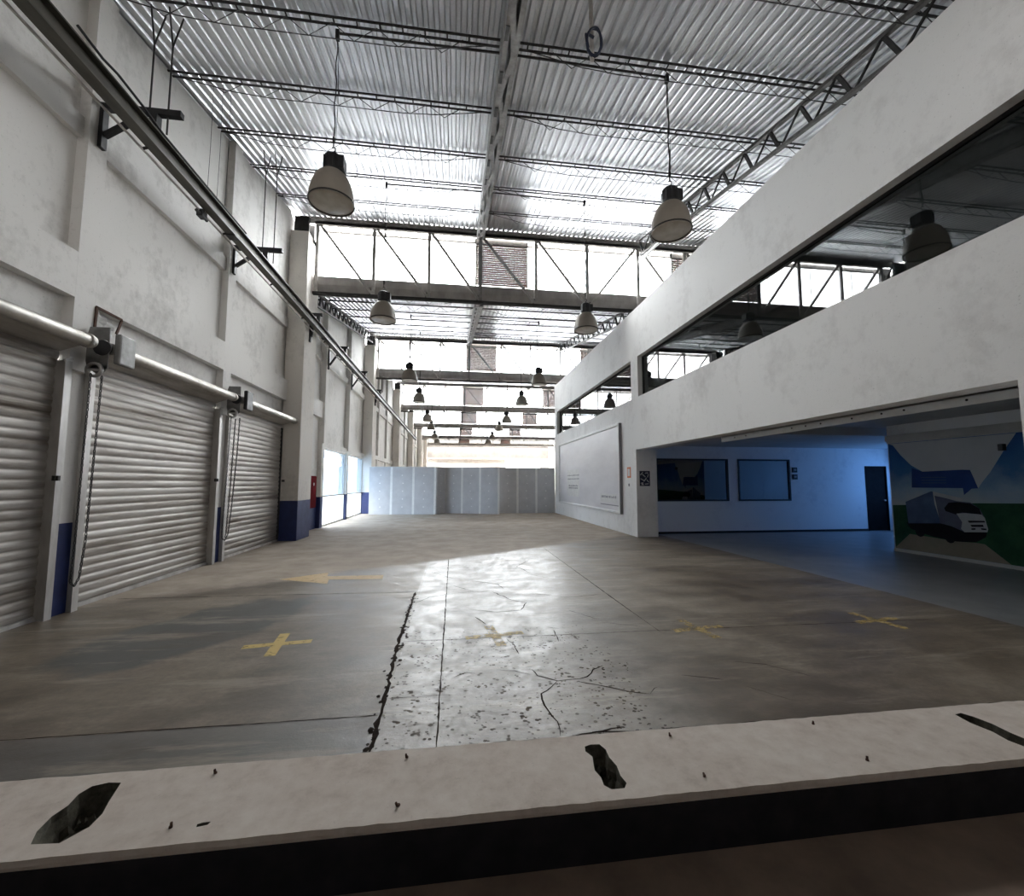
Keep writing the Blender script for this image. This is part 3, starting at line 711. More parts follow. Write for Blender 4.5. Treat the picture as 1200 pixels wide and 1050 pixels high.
# open-web roof joists
def joist(k, y, xa, xb, label, seed):
    z = roof(k, y) - .022; r = thing('roof_joist', label, 'roof joist', ((xa + xb) / 2, y, z - .03), 'open-web roof joists')
    c = MB()
    for dy in (-.062, .062): c.box(xa, xb, y + dy - .013, y + dy + .013, z - .024 + .2 * dy, z - .003 + .2 * dy)
    n = int((xb - xa) / .32)
    for i in range(n):
        x = xa + (i + .5) * .32; c.box(x - .012, x + .012, y - .06, y + .06, z - .022, z - .016)
    c.build('top_chord', 'joist', r)
    rnd = random.Random(seed); sag = rnd.uniform(-.015, .03)
    i0 = .55; zl = z - .26 - sag; pts = []; n = max(2, int((xb - xa - 2 * i0) / .29))
    for i in range(n + 1): pts.append((xa + i0 + (xb - xa - 2 * i0) * i / n, y, z - .04 if i % 2 == 0 else zl))
    MB().tube(pts, .0065, 5, 0, True, False).build('web', 'joist', r)
    MB().tube([(xa + .05, y, z - .05), (xa + 1.0, y, zl + .04), (xa + 1.6, y, zl), (xb - 1.6, y, zl), (xb - 1.0, y, zl + .04), (xb - .05, y, z - .05)], .008, 5, 0, True, False).build('bottom_rod', 'joist', r)
JY = [2.95, 4.43, 5.88, 7.38, 8.88, 10.24, 11.67]
for k in (0, 1):
    ys = [y if k == 0 else y + 10.6 for y in JY]
    for i, y in enumerate(ys):
        if k == 0 and i == 0: continue
        o_ = ORD[len(ys) - 1 - i]
        o_ = 'closest' if o_ == 'nearest' else o_ + ' closest'
        bay = 'front bay' if k == 0 else 'bay behind first gutter'
        joist(k, y, XL - .12, .60, 'dark lattice joist, shutter side, %s, %s to its clerestory' % (bay, o_), i + 20 * k)
        joist(k, y, .86, 9.5, 'dark lattice joist, office side, %s, %s to its clerestory' % (bay, o_), i + 9 + 20 * k)

# central roof beam of two laced channels
for k in (0, 1):
    y0, y1 = start(k), GL[k] - .14
    r = thing('roof_beam', ['laced double channel beam running down the middle of the front roof bay', 'laced double channel beam in the roof bay behind the first gutter'][k], 'roof beam', (.73, (y0 + y1) / 2, roof(k, (y0 + y1) / 2) - .3), 'central roof beams')
    P = lambda x, y, d: (x, y, roof(k, y) - d)
    for s_ in (-1, 1):
        c = MB(); xo = .73 + s_ * .112; xi = .73 + s_ * .045
        def plate(xa, xb, da, db): 
            c.add([P(x, y, d) for y in (y0, y1) for (x, d) in ((xa, da), (xb, da), (xb, db), (xa, db))], [(0, 1, 2, 3), (7, 6, 5, 4), (0, 4, 5, 1), (1, 5, 6, 2), (2, 6, 7, 3), (3, 7, 4, 0)], 0)
        plate(xo - .006, xo + .006, .03, .33); plate(min(xo, xi), max(xo, xi), .318, .33); plate(min(xo, xi), max(xo, xi), .03, .042)
        c.build('channel', 'beam', r)
    lace = MB(); n = 15
    for i in range(n):
        a = y0 + (y1 - y0) * i / n; b_ = y0 + (y1 - y0) * (i + 1) / n
        xa, xb = (.67, .79) if i % 2 else (.79, .67)
        lace.bar(P(xa, a, .327), P(xb, b_, .327), .075, .01)
    lace.build('lacing', 'beam', r)
    lb = MB()
    for i in range(n):
        a = y0 + (y1 - y0) * (i + .5) / n; lb.bar(P(.645, a - .1, .34), P(.645, a + .14, .34), .05, .012)
    lb.build('splice_plates', 'darksteel', r)

# lattice girders along the slope
def girder(k, x, y0, y1, top, dep, n, label):
    r = thing('lattice_girder', label, 'girder', (x, (y0 + y1) / 2, roof(k, (y0 + y1) / 2) - top - dep), 'lattice girders')
    P = lambda y, d: (x, y, roof(k, y) - d)
    MB().bar(P(y0, top), P(y1, top), .08, .06).build('top_chord', 'midsteel', r); MB().bar(P(y0, top + dep), P(y1, top + dep), .08, .05).build('bottom_chord', 'midsteel', r)
    h = (y1 - y0) / n
    for i in range(n):
        a = y0 + (i + 1) * h
        MB().bar(P(a, top), P(a - h * .30, top + dep), .05, .05).build('strut', 'darksteel', r)
        MB().bar(P(a - h * .34, top + dep), P(a - h, top), .03, .03).build('web_rod', 'darksteel', r)
girder(0, 5.92, 1.2, 12.75, .10, .47, 16, 'steel lattice girder above the office wall in the front roof bay')
girder(1, 5.92, start(1) + .2, 23.3, .07, .42, 14, 'steel lattice girder above the office wall behind the first gutter')
girder(1, -4.42, 13.8, 23.1, .07, .40, 16, 'dark lattice girder along the shutter wall behind the first gutter')
# bright brace between the right girder and its truss
tag(MB().bar((5.90, 11.2, 8.66), (6.0, 13.0, 8.92), .07, .07).build('roof_brace', 'white'), 'pale steel brace behind the lamp on the office side', 'brace')

# ------------------------------------------------------------------ high-bay lamps
def lamp_proto():
    r = thing('pendant_lamp', None, 'pendant lamp', (0, 0, 0), 'high-bay lamps')
    n = 40; prof = [(.300, .0), (.302, .02), (.300, .07), (.290, .15), (.271, .24), (.243, .32), (.203, .395), (.152, .445), (.105, .465)]
    d = MB(); d.lathe(prof + [(.10, .46)] + [(a - .006, b) for a, b in reversed(prof[:-1])], (0, 0, 0), n); d.build('reflector', 'dome', r)
    rm = MB(); rm.lathe([(.290, .012), (.306, .012), (.308, .024), (.306, .034), (.290, .030), (.290, .012)], (0, 0, 0), n); rm.build('rim', 'darksteel', r)
    l_ = MB(); l_.lathe([(.291, .026), (.27, .014), (.2, .0), (.1, -.008), (.0, -.01)], (0, 0, 0), n); l_.build('lens', 'lens', r)
    h = MB(); h.lathe([(.0, .46), (.112, .46), (.128, .50), (.130, .62), (.112, .70), (.06, .735), (.0, .74)], (0, 0, 0), 10, 0, False)
    h.box(.06, .165, -.09, .09, .50, .68); 
    for a in range(10):
        t = 2 * pi * a / 10; h.bar((.118 * cos(t), .118 * sin(t), .49), (.122 * cos(t), .122 * sin(t), .67), .02, .03)
    h.build('ballast_housing', 'black', r, bevel=.006)
    hk = MB(); hk.tube([(0, 0, .73), (0, 0, .77), (.025, 0, .79), (.025, 0, .83), (0, 0, .845), (-.02, 0, .83)], .009, 8); hk.build('hook', 'darksteel', r)
    return r
proto = lamp_proto()
def cable(z0, z1, x):
    mb = MB(); n = 10; mb.tube([(.012 * sin(i * 1.7 + x) * (0 < i < n), .0, z0 + (z1 - z0) * i / n) for i in range(n + 1)], .008, 6)
    mb.box(-.014, .014, -.014, .014, z0 + .08, z0 + .16); mb.tube([(.02, .01, z0 + .1), (.035, .015, z0 + (z1 - z0) * .4), (.015, .01, z1 - .1)], .004, 5)
    return mb
LY = [5.95, 10.3, 16.45, 20.85, 27.2, 31.6, 37.9, 42.4]
first = True
for i, y in enumerate(LY):
    for x, sd in ((-1.74, 'shutter'), (3.28, 'office')):
        k = 0 if y < 13 else 1 if y < 24 else 2 if y < 35 else 3
        zb = 5.46; lbl = 'dome-shaped high-bay lamp, %s in the row on the %s side' % (ORD[i], sd)
        if first: o = proto; o.location = (x, y, zb); first = False
        else: o = copy_tree(proto, (x, y, zb))
        o['label'] = lbl
        if not (i < 2): o.rotation_euler = (random.uniform(-.03, .03), random.uniform(-.03, .03), random.uniform(0, 3))
        zt = roof(k, y) - .16
        cb = cable(zb + .83, zt - .105 if k < 2 else roof(k, y) - .02, x); cb.v = [(a + x, b + y, c) for a, b, c in cb.v]; cb.build('cable', 'rope', o)
        if k < 2:                                   # pipe arm carrying the cable
            a = thing('conduit_arm', 'thin pipe arm holding the %s lamp of the row on the %s side' % (ORD[i], sd), 'conduit', (x, y, zt), 'lamp conduit arms')
            xe = .60 if x < 0 else .86
            MB().tube([(x, y, zt), (xe, y, zt + .03)], .018, 8).build('pipe', 'joist', a)
            b = MB(); b.box(x - .025, x + .025, y - .03, y + .03, zt - .10, zt + .04); b.build('outlet_box', 'black', a)
proto_done = True

# coiled hose under the roof
r = thing('cable_coil', 'dark blue coiled cable hanging from a pipe near the central beam', 'cable coil', (1.72, 5.0, 7.2))
MB().tube([(1.715, 5.0, roof(0, 5.0) - .012), (1.72, 5.0, 7.6), (1.725, 5.0, 7.12)], .028, 10).build('drop_pipe', 'steel', r)
c = MB(); pts = []
for i in range(66):
    t = 2 * pi * i / 21 + pi; pts.append((1.735 + .098 * cos(t) + .006 * sin(i), 4.955 - .028 * sin(t) - .004 * i / 8, 7.315 + .165 * sin(t) + .004 * sin(i * .7)))
c.tube(pts, .013, 7); c.tube([(1.64, 4.95, 7.33), (1.63, 4.95, 7.42), (1.66, 4.96, 7.44), (1.74, 4.96, 7.40)], .02, 7); c.build('coil', 'coilblue', r)

# ------------------------------------------------------------------ monorail along the left wall
r = thing('monorail_beam', 'long dark steel monorail beam hung along the shutter wall', 'rail', (-4.05, 20, 6.1))
b = MB(); xr, y0, y1 = -4.06, 2.6, 46.0
b.box(xr - .075, xr + .075, y0, y1, 6.29, 6.31); b.box(xr - .006, xr + .006, y0, y1, 6.09, 6.29); b.box(xr - .075, xr + .075, y0, y1, 6.07, 6.09)
b.build('beam', 'railsteel', r)
MB().tube([(xr - .13, y0, 6.05), (xr - .13, y1, 6.05)], .016, 8).build('conductor_pipe', 'pipe', r)
cl = MB()
for y in range(4, 45, 2): cl.bar((xr - .14, y, 6.05), (xr - .06, y, 6.08), .02, .03)
cl.build('pipe_clips', 'darksteel', r)
sp = MB()
for y in (8.0, 13.6, 19.0, 24.0): sp.box(xr - .085, xr + .085, y, y + .18, 6.05, 6.07)
sp.build('splice_plates', 'darksteel', r)
BR = [(6.0, XL, 'first pilaster'), (9.45, XL, 'second pilaster'), (13.05, XL + .40, 'first blue-based column'), (16.2, XL + .06, 'post of the glazed doors'), (19.75, XL + .06, 'post between the glazed doors'), (23.6, XL + .40, 'column beside the plasterboard screen')]
for i, (y, xw, nm) in enumerate(BR):
    r = thing('rail_bracket', 'dark triangular wall bracket carrying the monorail at the %s' % nm, 'bracket', (xw, y, 6.02), 'monorail wall brackets')
    MB().box(xw, xw + .05, y - .045, y + .045, 6.0 if i < 2 else 5.74, 6.62).build('wall_plate', 'black', r)
    tip = -3.73 if i < 2 else -3.95
    MB().box(xw + .05, tip, y - .04, y + .04, 6.54, 6.62).build('arm', 'black', r)
    MB().bar((xw + .05, y, 6.18 if i < 2 else 5.9), (-4.18, y, 6.54), .06, .06).build('strut', 'black', r)
    MB().box(xr - .05, xr + .05, y - .05, y + .05, 6.31, 6.54).build('hanger', 'black', r)
    if i < 2:
        for x in (-4.15, -3.92):
            zt = roof(0, y) - .08; t = MB(); t.tube([(x, y + .02, 6.60 if x < -4 else 6.3), (x, y + .02, zt - .55), (x - .05, y - .02, zt)], .011, 6); t.tube([(x, y + .02, zt - .55), (x + .05, y + .12, zt)], .011, 6)
            t.build('hanger_rod', 'darksteel', r)
r = thing('rail_trolley', 'small dark clamp block hanging under the monorail before the second bracket', 'trolley', (xr - .1, 7.35, 5.97))
MB().box(xr - .17, xr - .07, 7.28, 7.42, 5.95, 6.07).build('body', 'black', r, bevel=.01); MB().tube([(xr - .12, 7.2, 5.99), (xr - .12, 7.5, 5.99)], .025, 10).build('wheel', 'darksteel', r)
tag(MB().tube([(-4.05, 4.78, 6.47), (-4.04, 5.1, 6.43), (-4.04, 5.32, 6.46), (-3.99, 5.7, 6.38), (-3.985, 6.05, 6.33), (-3.985, 6.7, 6.327), (-3.985, 8.4, 6.327)], .015, 8).build('loose_cable', 'rope'), 'black bent cable lying on the monorail and sticking out at its near end', 'cable')
for i, (x, y) in enumerate(((-4.12, 7.35), (-4.05, 7.5), (-3.98, 7.62))):
    tag(MB().tube([(x, y, 6.32), (x + .01, y, 7.2), (x, y, roof(0, y) - .03)], .0035, 5).build('hanging_wire', 'rope'), 'thin wire from roof to monorail, %s of three' % ('nearest', 'middle', 'farthest')[i], 'wire', 'thin wires above the monorail')

# downpipe with elbow at the second column
r = thing('downpipe', 'grey rainwater pipe with elbow at the end of the second gutter', 'pipe', (-3.9, 23.9, 6.3))
MB().tube([(-4.0, 24.0, 7.44), (-4.0, 24.0, 6.75), (-4.02, 24.0, 6.6), (-4.1, 24.0, 6.52), (-4.29, 24.0, 6.50)], .07, 12).build('pipe', 'gutter', r)

# ------------------------------------------------------------------ office block on the right
w = MB(); T = .30; XI = XR + T; YN = 3.40; YE = 22.75
w.box(XR, XI, .9, YE, 5.39, 6.90)                                      # parapet
w.box(XR, XI, .9, YE, 2.60, 4.17)                                      # band under the windows
w.box(XR, XI, 12.0, 12.50, 4.17, 5.39); w.box(XR, XI, 22.22, YE, 4.17, 5.39)
w.box(XR, XI, 12.25, YE, 0, 2.60)                                        # wall with the board
w.box(XR, XI, YB, YN, -.28, 2.60)                                        # pier at the near end
w.box(XI, 6.05, 12.25, 12.92, 0, 2.60)                                   # return beside the lobby
struct(w.build('wall_right', 'plaster2'), 'white rough-plastered office wall with long window band', 'wall')
o = MB(); o.box(XI, XE, YE - .25, YE, 0, 6.5); struct(o.build('wall_office_end', 'plaster2'), 'far end wall of the office block', 'wall')
o = MB(); o.box(XI, XE, .9, YE, 6.40, 6.50); struct(o.build('ceiling_office', 'ceilwhite'), 'office roof slab behind the parapet', 'ceiling')
o = MB(); o.box(XI, XE, 9.35, YE - .25, 2.78, 3.0); o.box(XI, XE, .9, 9.35, 2.98, 3.1)
o.box(XI, XI + .38, 3.4, 12.2, 2.62, 2.80)
o.prism([(XI + .38, 9.33, 2.98), (XI + .38, 9.33, 2.80), (XI + .38, 9.6, 2.779), (XI + .38, 9.6, 2.98)], (XE - XI - .4, 0, 0))
struct(o.build('ceiling_lobby', 'ceilwhite'), 'grey lobby ceiling with a step behind the wide opening', 'ceiling')
for i, (a, b_, nm) in enumerate(((.9, 12.0, 'long tinted office window in the upper right wall, nearer one'), (12.50, 22.22, 'tinted office window above the framed board'))):
    r = thing('window_%d' % (7 + i), nm, 'window', (XR + .16, (a + b_) / 2, 4.17)); r['kind'] = 'structure'
    f = MB(); xx = (XR + .14, XR + .19)
    f.box(*xx, a, b_, 4.17, 4.20); f.box(*xx, a, b_, 5.35, 5.39); f.box(*xx, a, a + .05, 4.2, 5.35); f.box(*xx, b_ - .05, b_, 4.2, 5.35)
    for q in ((() if i == 0 else (15.7, 19.0))): f.box(xx[0] + .02, xx[1], q - .012, q + .012, 4.2, 5.35)
    f.build('window_frame', 'black', r)
    MB().box(XR + .162, XR + .168, a + .05, b_ - .05, 4.20, 5.35).build('glass_pane', 'officeglass', r)
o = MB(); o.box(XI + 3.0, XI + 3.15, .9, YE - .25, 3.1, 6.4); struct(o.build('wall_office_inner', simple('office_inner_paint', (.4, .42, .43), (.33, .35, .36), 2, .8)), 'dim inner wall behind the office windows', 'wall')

# lobby
YL = 12.90
o = MB()
WIN = [(6.34, 8.82), (9.16, 11.04)]
o.box(6.05, 6.34, YL, YL + .2, 0, 2.78); o.box(8.82, 9.16, YL, YL + .2, 0, 2.78); o.box(11.04, 13.86, YL, YL + .2, 0, 2.78); o.box(14.70, XE, YL, YL + .2, 0, 2.78)
for a, b_ in WIN: o.box(a, b_, YL, YL + .2, 0, 1.02); o.box(a, b_, YL, YL + .2, 2.38, 2.78)
o.box(13.86, 14.70, YL, YL + .2, 2.18, 2.78)
struct(o.build('wall_lobby', 'lobby'), 'pale lobby wall bathed in blue light', 'wall')
o = MB(); o.box(6.06, 13.84, YL - .015, YL - .001, 0.001, .07); struct(o.build('baseboard_lobby', 'rubber'), 'dark skirting of the lobby wall', 'baseboard')
for i, (a, b_) in enumerate(WIN):
    r = thing('window_%d' % (9 + i), ['wide black framed dark window in the lobby wall', 'smaller black framed dark window in the lobby wall'][i], 'window', ((a + b_) / 2, YL, 1.02)); r['kind'] = 'structure'
    f = MB(); yy_ = (YL - .02, YL + .06)
    f.box(a, b_, *yy_, 1.02, 1.07); f.box(a, b_, *yy_, 2.33, 2.38); f.box(a, a + .05, *yy_, 1.07, 2.33); f.box(b_ - .05, b_, *yy_, 1.07, 2.33)
    f.build('window_frame', 'black', r); MB().box(a + .05, b_ - .05, YL + .02, YL + .026, 1.07, 2.33).build('glass_pane', 'lobbyglass', r)
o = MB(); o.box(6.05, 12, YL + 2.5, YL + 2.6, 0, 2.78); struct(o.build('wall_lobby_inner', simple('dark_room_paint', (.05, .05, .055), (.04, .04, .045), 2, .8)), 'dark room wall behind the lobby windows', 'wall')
r = thing('door_3', 'plain black door in the blue lit lobby wall', 'door', (14.28, YL + .05, 0)); r['kind'] = 'structure'
MB().box(13.90, 14.66, YL + .03, YL + .08, .01, 2.14).build('door_leaf', 'doorblack', r)
f = MB(); f.box(13.86, 13.90, YL - .01, YL + .1, 0, 2.18); f.box(14.66, 14.70, YL - .01, YL + .1, 0, 2.18); f.box(13.90, 14.66, YL - .01, YL + .1, 2.14, 2.18); f.build('door_frame', 'doorblack', r)
MB().lathe([(0, 0), (.028, 0), (.028, .04), (0, .045)], (14.58, YL - .02, 1.02), 14, 0, True, 'y').build('door_knob', 'steel', r)
# mural wall
XM = 10.40
o = MB(); o.box(XM, XM + .15, YN, 9.05, 0, 2.98); o.box(XM + .15, XE, 8.9, 9.05, 0, 2.98); o.box(XI, XM, YN - .15, YN, 0, 2.98); struct(o.build('wall_mural', 'lobby'), 'short wall carrying the printed truck mural', 'wall')
o = MB(); o.box(XM - .06, XM, YN, 9.06, 2.60, 2.74); o.box(XM - .03, XM, YN, 9.05, 2.555, 2.60); struct(o.build('trim_9', 'ceilwhite'), 'pale cornice above the truck mural', 'cornice')
o = MB(); o.box(XM - .02, XM - .001, YN, 9.05, 0, .06); struct(o.build('baseboard_mural', 'ceilwhite'), 'pale skirting below the truck mural', 'baseboard')
mu = MB(); lay = [0]
def ink(pts, m):
    lay[0] += 1; mu.poly([(XM - .004 - .0004 * lay[0], y, z) for y, z in pts], m)
mu.box(XM - .004, XM - .0005, YN + .6, 9.03, .06, 2.55, 0)
ink([(9.02, 2.54), (8.92, 2.5), (8.76, 2.26), (8.54, 2.01), (8.34, 1.88), (8.31, 1.86), (7.54, 1.88), (7.41, 1.87), (7.36, 1.71), (7.3, 1.5), (7.22, 1.63), (7.08, 1.82), (6.84, 2.23), (6.67, 2.49), (6.64, 2.54)], 1)
ink([(9.02, 1.08), (8.85, 1.09), (7.38, 1.2), (6.61, 1.23), (5.4, 1.26), (4.02, 1.28), (4.02, .07), (9.02, .07)], 3)
ink([(9.02, .09), (8.68, .44), (8.22, .42), (7.75, .39), (7.41, .41), (7.27, .4), (6.88, .07), (9.02, .07)], 4)
ink([(8.56, 1.5), (8.53, 1.95), (8.31, 1.86), (7.54, 1.88), (7.41, 1.87), (7.36, 1.71), (7.3, 1.5), (7.41, 1.49), (7.55, 1.36), (7.56, 1.5)], 2)
for z in (1.60, 1.66, 1.72): ink([(8.35, z), (7.85, z), (7.85, z + .015), (8.35, z + .015)], 6)
ink([(8.72, .70), (8.69, .62), (8.64, .56), (8.21, .44), (7.75, .39), (7.41, .42), (7.24, .54), (7.21, .66), (8.03, .76)], 5)
ink([(8.72, 1.17), (8.17, 1.42), (8.12, 1.42), (8.01, .84), (8.03, .74), (8.69, .68)], 6)
ink([(8.13, 1.42), (7.58, 1.29), (7.59, 1.23), (7.92, 1.16), (8.03, .8), (8.11, 1.15)], 8)
ink([(8.1, 1.33), (7.91, 1.29), (7.69, 1.23), (7.45, 1.21), (7.31, 1.1), (7.23, .92), (7.19, .7), (7.21, .64), (7.59, .6), (7.83, .7), (8.03, .74)], 7)
ink([(7.93, 1.07), (7.84, 1.19), (7.69, 1.21), (7.45, 1.19), (7.31, 1.1), (7.28, .98), (7.6, 1.0), (7.73, .95), (7.91, 1.01)], 5)
ink([(7.71, .97), (7.56, .99), (7.28, .98), (7.23, .92), (7.19, .7), (7.21, .64), (7.59, .6), (7.65, .66), (7.62, .8)], 8)
for q in ([(7.52, .84), (7.24, .86), (7.23, .83), (7.5, .8)], [(7.48, .76), (7.27, .78), (7.26, .74), (7.46, .72)], [(7.47, .69), (7.4, .7), (7.4, .67), (7.47, .66)], [(7.31, .71), (7.22, .71), (7.22, .68), (7.3, .68)]): ink(q, 5)
for c in ((8.45, .52), (7.86, .46)): ink([(c[0] + .10 * cos(t * pi / 6), c[1] + .12 * sin(t * pi / 6)) for t in range(12)], 5)
tag(mu.build('wall_print', ['i_sky', 'i_white', 'i_blue', 'i_green', 'i_road', 'i_dark', 'i_cargo', 'i_cargo2', 'i_pale']), 'large printed mural of a box truck on a road between green fields', 'mural')
tag(MB().box(XM - .09, XM, 6.80, 6.88, 2.22, 2.35).build('emergency_light', 'black', bevel=.008), 'small black box light fixed high on the truck mural', 'light')
MBp = MB(); f = thing('ceiling_plank', 'long white plank with dark screw holes under the wide opening', 'plank', (XI + .25, 6, 2.52), None)
MBp.box(XI + .16, XI + .20, 3.41, 8.75, 2.50, 2.62); MBp.box(XI + .16, XI + .5, 3.41, 8.75, 2.60, 2.62); MBp.build('board', 'white', f)
for y in (8.3, 7.95, 6.75, 6.45, 6.15, 5.6, 5.15, 4.85, 4.15): MB().lathe([(0, 0), (.014, 0), (.014, .006), (0, .008)], (XI + .1535, y, 2.56), 8, 0, False, 'x').build('screw', 'black', f)

# signs and fittings
r = thing('wall_sign', 'dark navy pictogram sign with white marks beside the wide window', 'sign', (5.655, 12.245, 1.51))
MB().box(5.50, 5.82, 12.238, 12.25, 1.51, 1.96).build('plate', 'navy', r)
p = MB(); rn = random.Random(3); yy_ = 12.2365
for (x, z, a, l_) in ((5.56, 1.88, .8, .12), (5.63, 1.82, -.7, .13), (5.72, 1.90, .1, .10), (5.76, 1.82, 1.3, .10), (5.58, 1.70, -.5, .12), (5.67, 1.70, .9, .14), (5.75, 1.66, -.9, .10), (5.57, 1.60, .2, .08), (5.72, 1.57, .1, .12)):
    p.bar((x - l_ / 2 * cos(a), yy_, z - l_ / 2 * sin(a)), (x + l_ / 2 * cos(a), yy_, z + l_ / 2 * sin(a)), .003, .022, 0, (0, -1, 0) if False else (0, 0, 1))
p.prism([(5.545, yy_, 1.54), (5.625, yy_, 1.54), (5.585, yy_, 1.61)], (0, .002, 0)); p.build('pictogram', 'white', r)
r = thing('paper_notice', 'small orange framed notice on the wall beside the framed board', 'notice', (XR, 12.78, 1.75))
MB().box(XR - .008, XR, 12.65, 12.92, 1.76, 2.09).build('frame', 'orange', r); MB().box(XR - .012, XR - .006, 12.70, 12.87, 1.81, 2.04).build('sheet', 'white', r)
tag(MB().box(XR - .02, XR, 12.76, 12.82, 1.50, 1.58).build('wall_switch', 'grey', bevel=.004), 'little grey switch below the orange framed notice', 'switch')
for i, z in enumerate((1.95, 1.72)):
    r = thing('switch_box', 'small black %s control box right of the smaller lobby window' % ('upper', 'lower')[i], 'control', (11.2, YL, z), 'control boxes by the lobby window')
    MB().box(11.11, 11.28, YL - .05, YL, z, z + .17).build('case', 'black', r, bevel=.008); MB().box(11.15, 11.24, YL - .053, YL - .049, z + .06, z + .12).build('display', 'grey', r)

# framed board
r = thing('notice_board', 'huge white framed board with small lines of print on the office wall', 'board', (XR, 17.4, .6))
YA, YZ, ZA, ZZ = 13.34, 21.5, .60, 3.56
MB().box(XR - .06, XR, YA + .05, YZ - .05, ZA + .05, ZZ - .05).build('panel', simple('board_sheet', (.74, .73, .75), (.62, .61, .635), 1.2, .35, stretch=(1, .4, 1.5)), r)
f = MB(); 
for a, b_, c, d in ((YA, YA + .10, ZA, ZZ), (YZ - .10, YZ, ZA, ZZ), (YA + .10, YZ - .10, ZA, ZA + .08), (YA + .10, YZ - .10, ZZ - .08, ZZ)): f.box(XR - .10, XR - .02, a, b_, c, d)
f.build('frame', 'white', r, bevel=.008)
MB().box(XR - .10, XR, YA - .015, YA - .001, ZA, ZZ).build('side_strip', 'grey', r)
def lines(y0, y1, z, n, dz, hh, seed, m='grey'):
    mb = MB(); rn = random.Random(seed)
    for j in range(n):
        y = y1
        while y > y0:
            l_ = rn.uniform(.05, .16); mb.box(XR - .0625, XR - .06, max(y0, y - l_), y, z - j * dz, z - j * dz + hh * rn.uniform(.7, 1)); y -= l_ + rn.uniform(.03, .06)
    return mb
lb = MB()
for a in (lines(18.0, 19.9, 1.92, 2, .16, .05, 1), lines(18.2, 19.7, 1.44, 2, .10, .075, 2), lines(13.75, 15.2, 1.08, 1, .1, .085, 3)): 
    o_ = len(lb.v); lb.v += a.v; lb.f += [[i + o_ for i in q] for q in a.f]; lb.m += a.m; lb.sm += a.sm
lb.box(XR - .0625, XR - .06, 13.55, 15.3, .83, .86); lb.build('print', 'grey', r)
MB().box(XR - .0615, XR - .06, 18.0, 20.0, 1.0, 2.2).build('patch', 'white', r); MB().box(XR - .0613, XR - .06, 13.7, 15.3, .93, 1.22).build('patch', 'white', r)

# ------------------------------------------------------------------ plasterboard screens across the hall
def screen(label, pts, n, loc):
    r = thing('plasterboard_screen', label, 'screen', loc, 'plasterboard screens')
    (ax, ay), (bx, by) = pts; A, B = Vector((ax, ay, 0)), Vector((bx, by, 0)); D = B - A; nrm = Vector((D.y, -D.x, 0)).normalized()
    if nrm.y > 0: nrm = -nrm
    for i in range(n):
        a, b_ = A + D * (i / n), A + D * ((i + 1) / n)
        m = MB(); g = D.normalized() * .004
        m.prism([a + g, b_ - g, b_ - g - nrm * .07, a + g - nrm * .07], (0, 0, 2.40))
        q = MB()
        if i < n - 1: q.prism([b_ - D.normalized() * .055 + nrm * .0015, b_ + D.normalized() * .055 + nrm * .0015, b_ + D.normalized() * .055, b_ - D.normalized() * .055], (0, 0, 2.40))
        rn = random.Random(i * 7 + int(ax * 10))
        for z in (.35, .75, 1.15, 1.55, 1.95):
            c = (a + b_) / 2 + D.normalized() * rn.uniform(-.04, .04) + Vector((0, 0, z)); e = D.normalized() * .028
            m.prism([c - e + nrm * .0012, c + e + nrm * .0012, c + e, c - e], (0, 0, .05), 1)
        m.build('board', ['board', 'tape'], r)
        if i < n - 1: q.build('joint_tape', 'tape', r)
    c = MB(); c.prism([A + nrm * .006, B + nrm * .006, B - nrm * .076, A - nrm * .076], (0, 0, .02)); c.v = [(x, y, z + 2.40) for x, y, z in c.v]; c.build('top_track', 'tape', r)
screen('grey plasterboard screen with white joints beside the blue-based column', [(-4.28, 22.55), (-.97, 22.35)], 3, (-2.6, 22.4, 0))
MBr = screen('narrow dark plasterboard return angled between two screens', [(-.88, 22.46), (-.51, 23.13)], 1, (-.75, 22.7, 0))
screen('oblique grey plasterboard screen with white joints in the middle', [(-.52, 23.17), (2.24, 22.0)], 3, (.9, 22.5, 0))
screen('dark grey plasterboard screen ending at the office wall', [(2.32, 22.7), (5.38, 22.7)], 3, (3.8, 22.7, 0))
for i, (x, y, nm) in enumerate(((-.98, 22.325, 'end of the screen by the blue-based column'), (2.25, 21.965, 'near end of the oblique middle screen'))):
    tag(MB().box(x - .05, x + .05, y - .02, y + .008, 0, 2.41).build('corner_bead', 'tape'), 'white taped corner strip at the %s' % nm, 'corner strip', 'screen corner strips')

# ------------------------------------------------------------------ far end and the shell behind the camera
o = MB(); o.box(XL - .3, XE + .2, YF, YF + .3, 5.7, 9.8, 0); o.box(XL - .3, 8.55, YF, YF + .3, 0, 5.7, 1); o.box(14.5, XE + .2, YF, YF + .3, 0, 5.7, 1)
o.box(XL, XE, YF - .5, YF, 5.5, 5.75, 2)
struct(o.build('wall_far', [simple('far_wall_grey', (.2, .19, .17), (.13, .12, .11), 1.2, .8), 'plaster', 'steel']), 'far end wall of the hall with a bright doorway', 'wall')
o = MB(); o.box(XE, XE + .2, YB, YF, -.3, 10)
struct(o.build('wall_outer', 'plaster'), 'outer wall beyond the office block', 'wall')
o = MB(); o.box(14.95, 15.1, 9.05, YL, 0, 1.0); o.box(14.95, 15.1, 9.05, YL, 2.3, 2.78); o.box(14.95, 15.1, 9.05, 9.9, 1.0, 2.3); o.box(14.95, 15.1, 12.6, YL, 1.0, 2.3)
struct(o.build('wall_corridor', 'lobby'), 'end wall of the lobby corridor', 'wall')
r = thing('window_11', 'added glowing blue pane, hidden at the end of the lobby corridor', 'window', (15, 11.25, 1.0)); r['kind'] = 'structure'  # added glow, stands in for the unknown source of the lobby's blue light
f = MB()
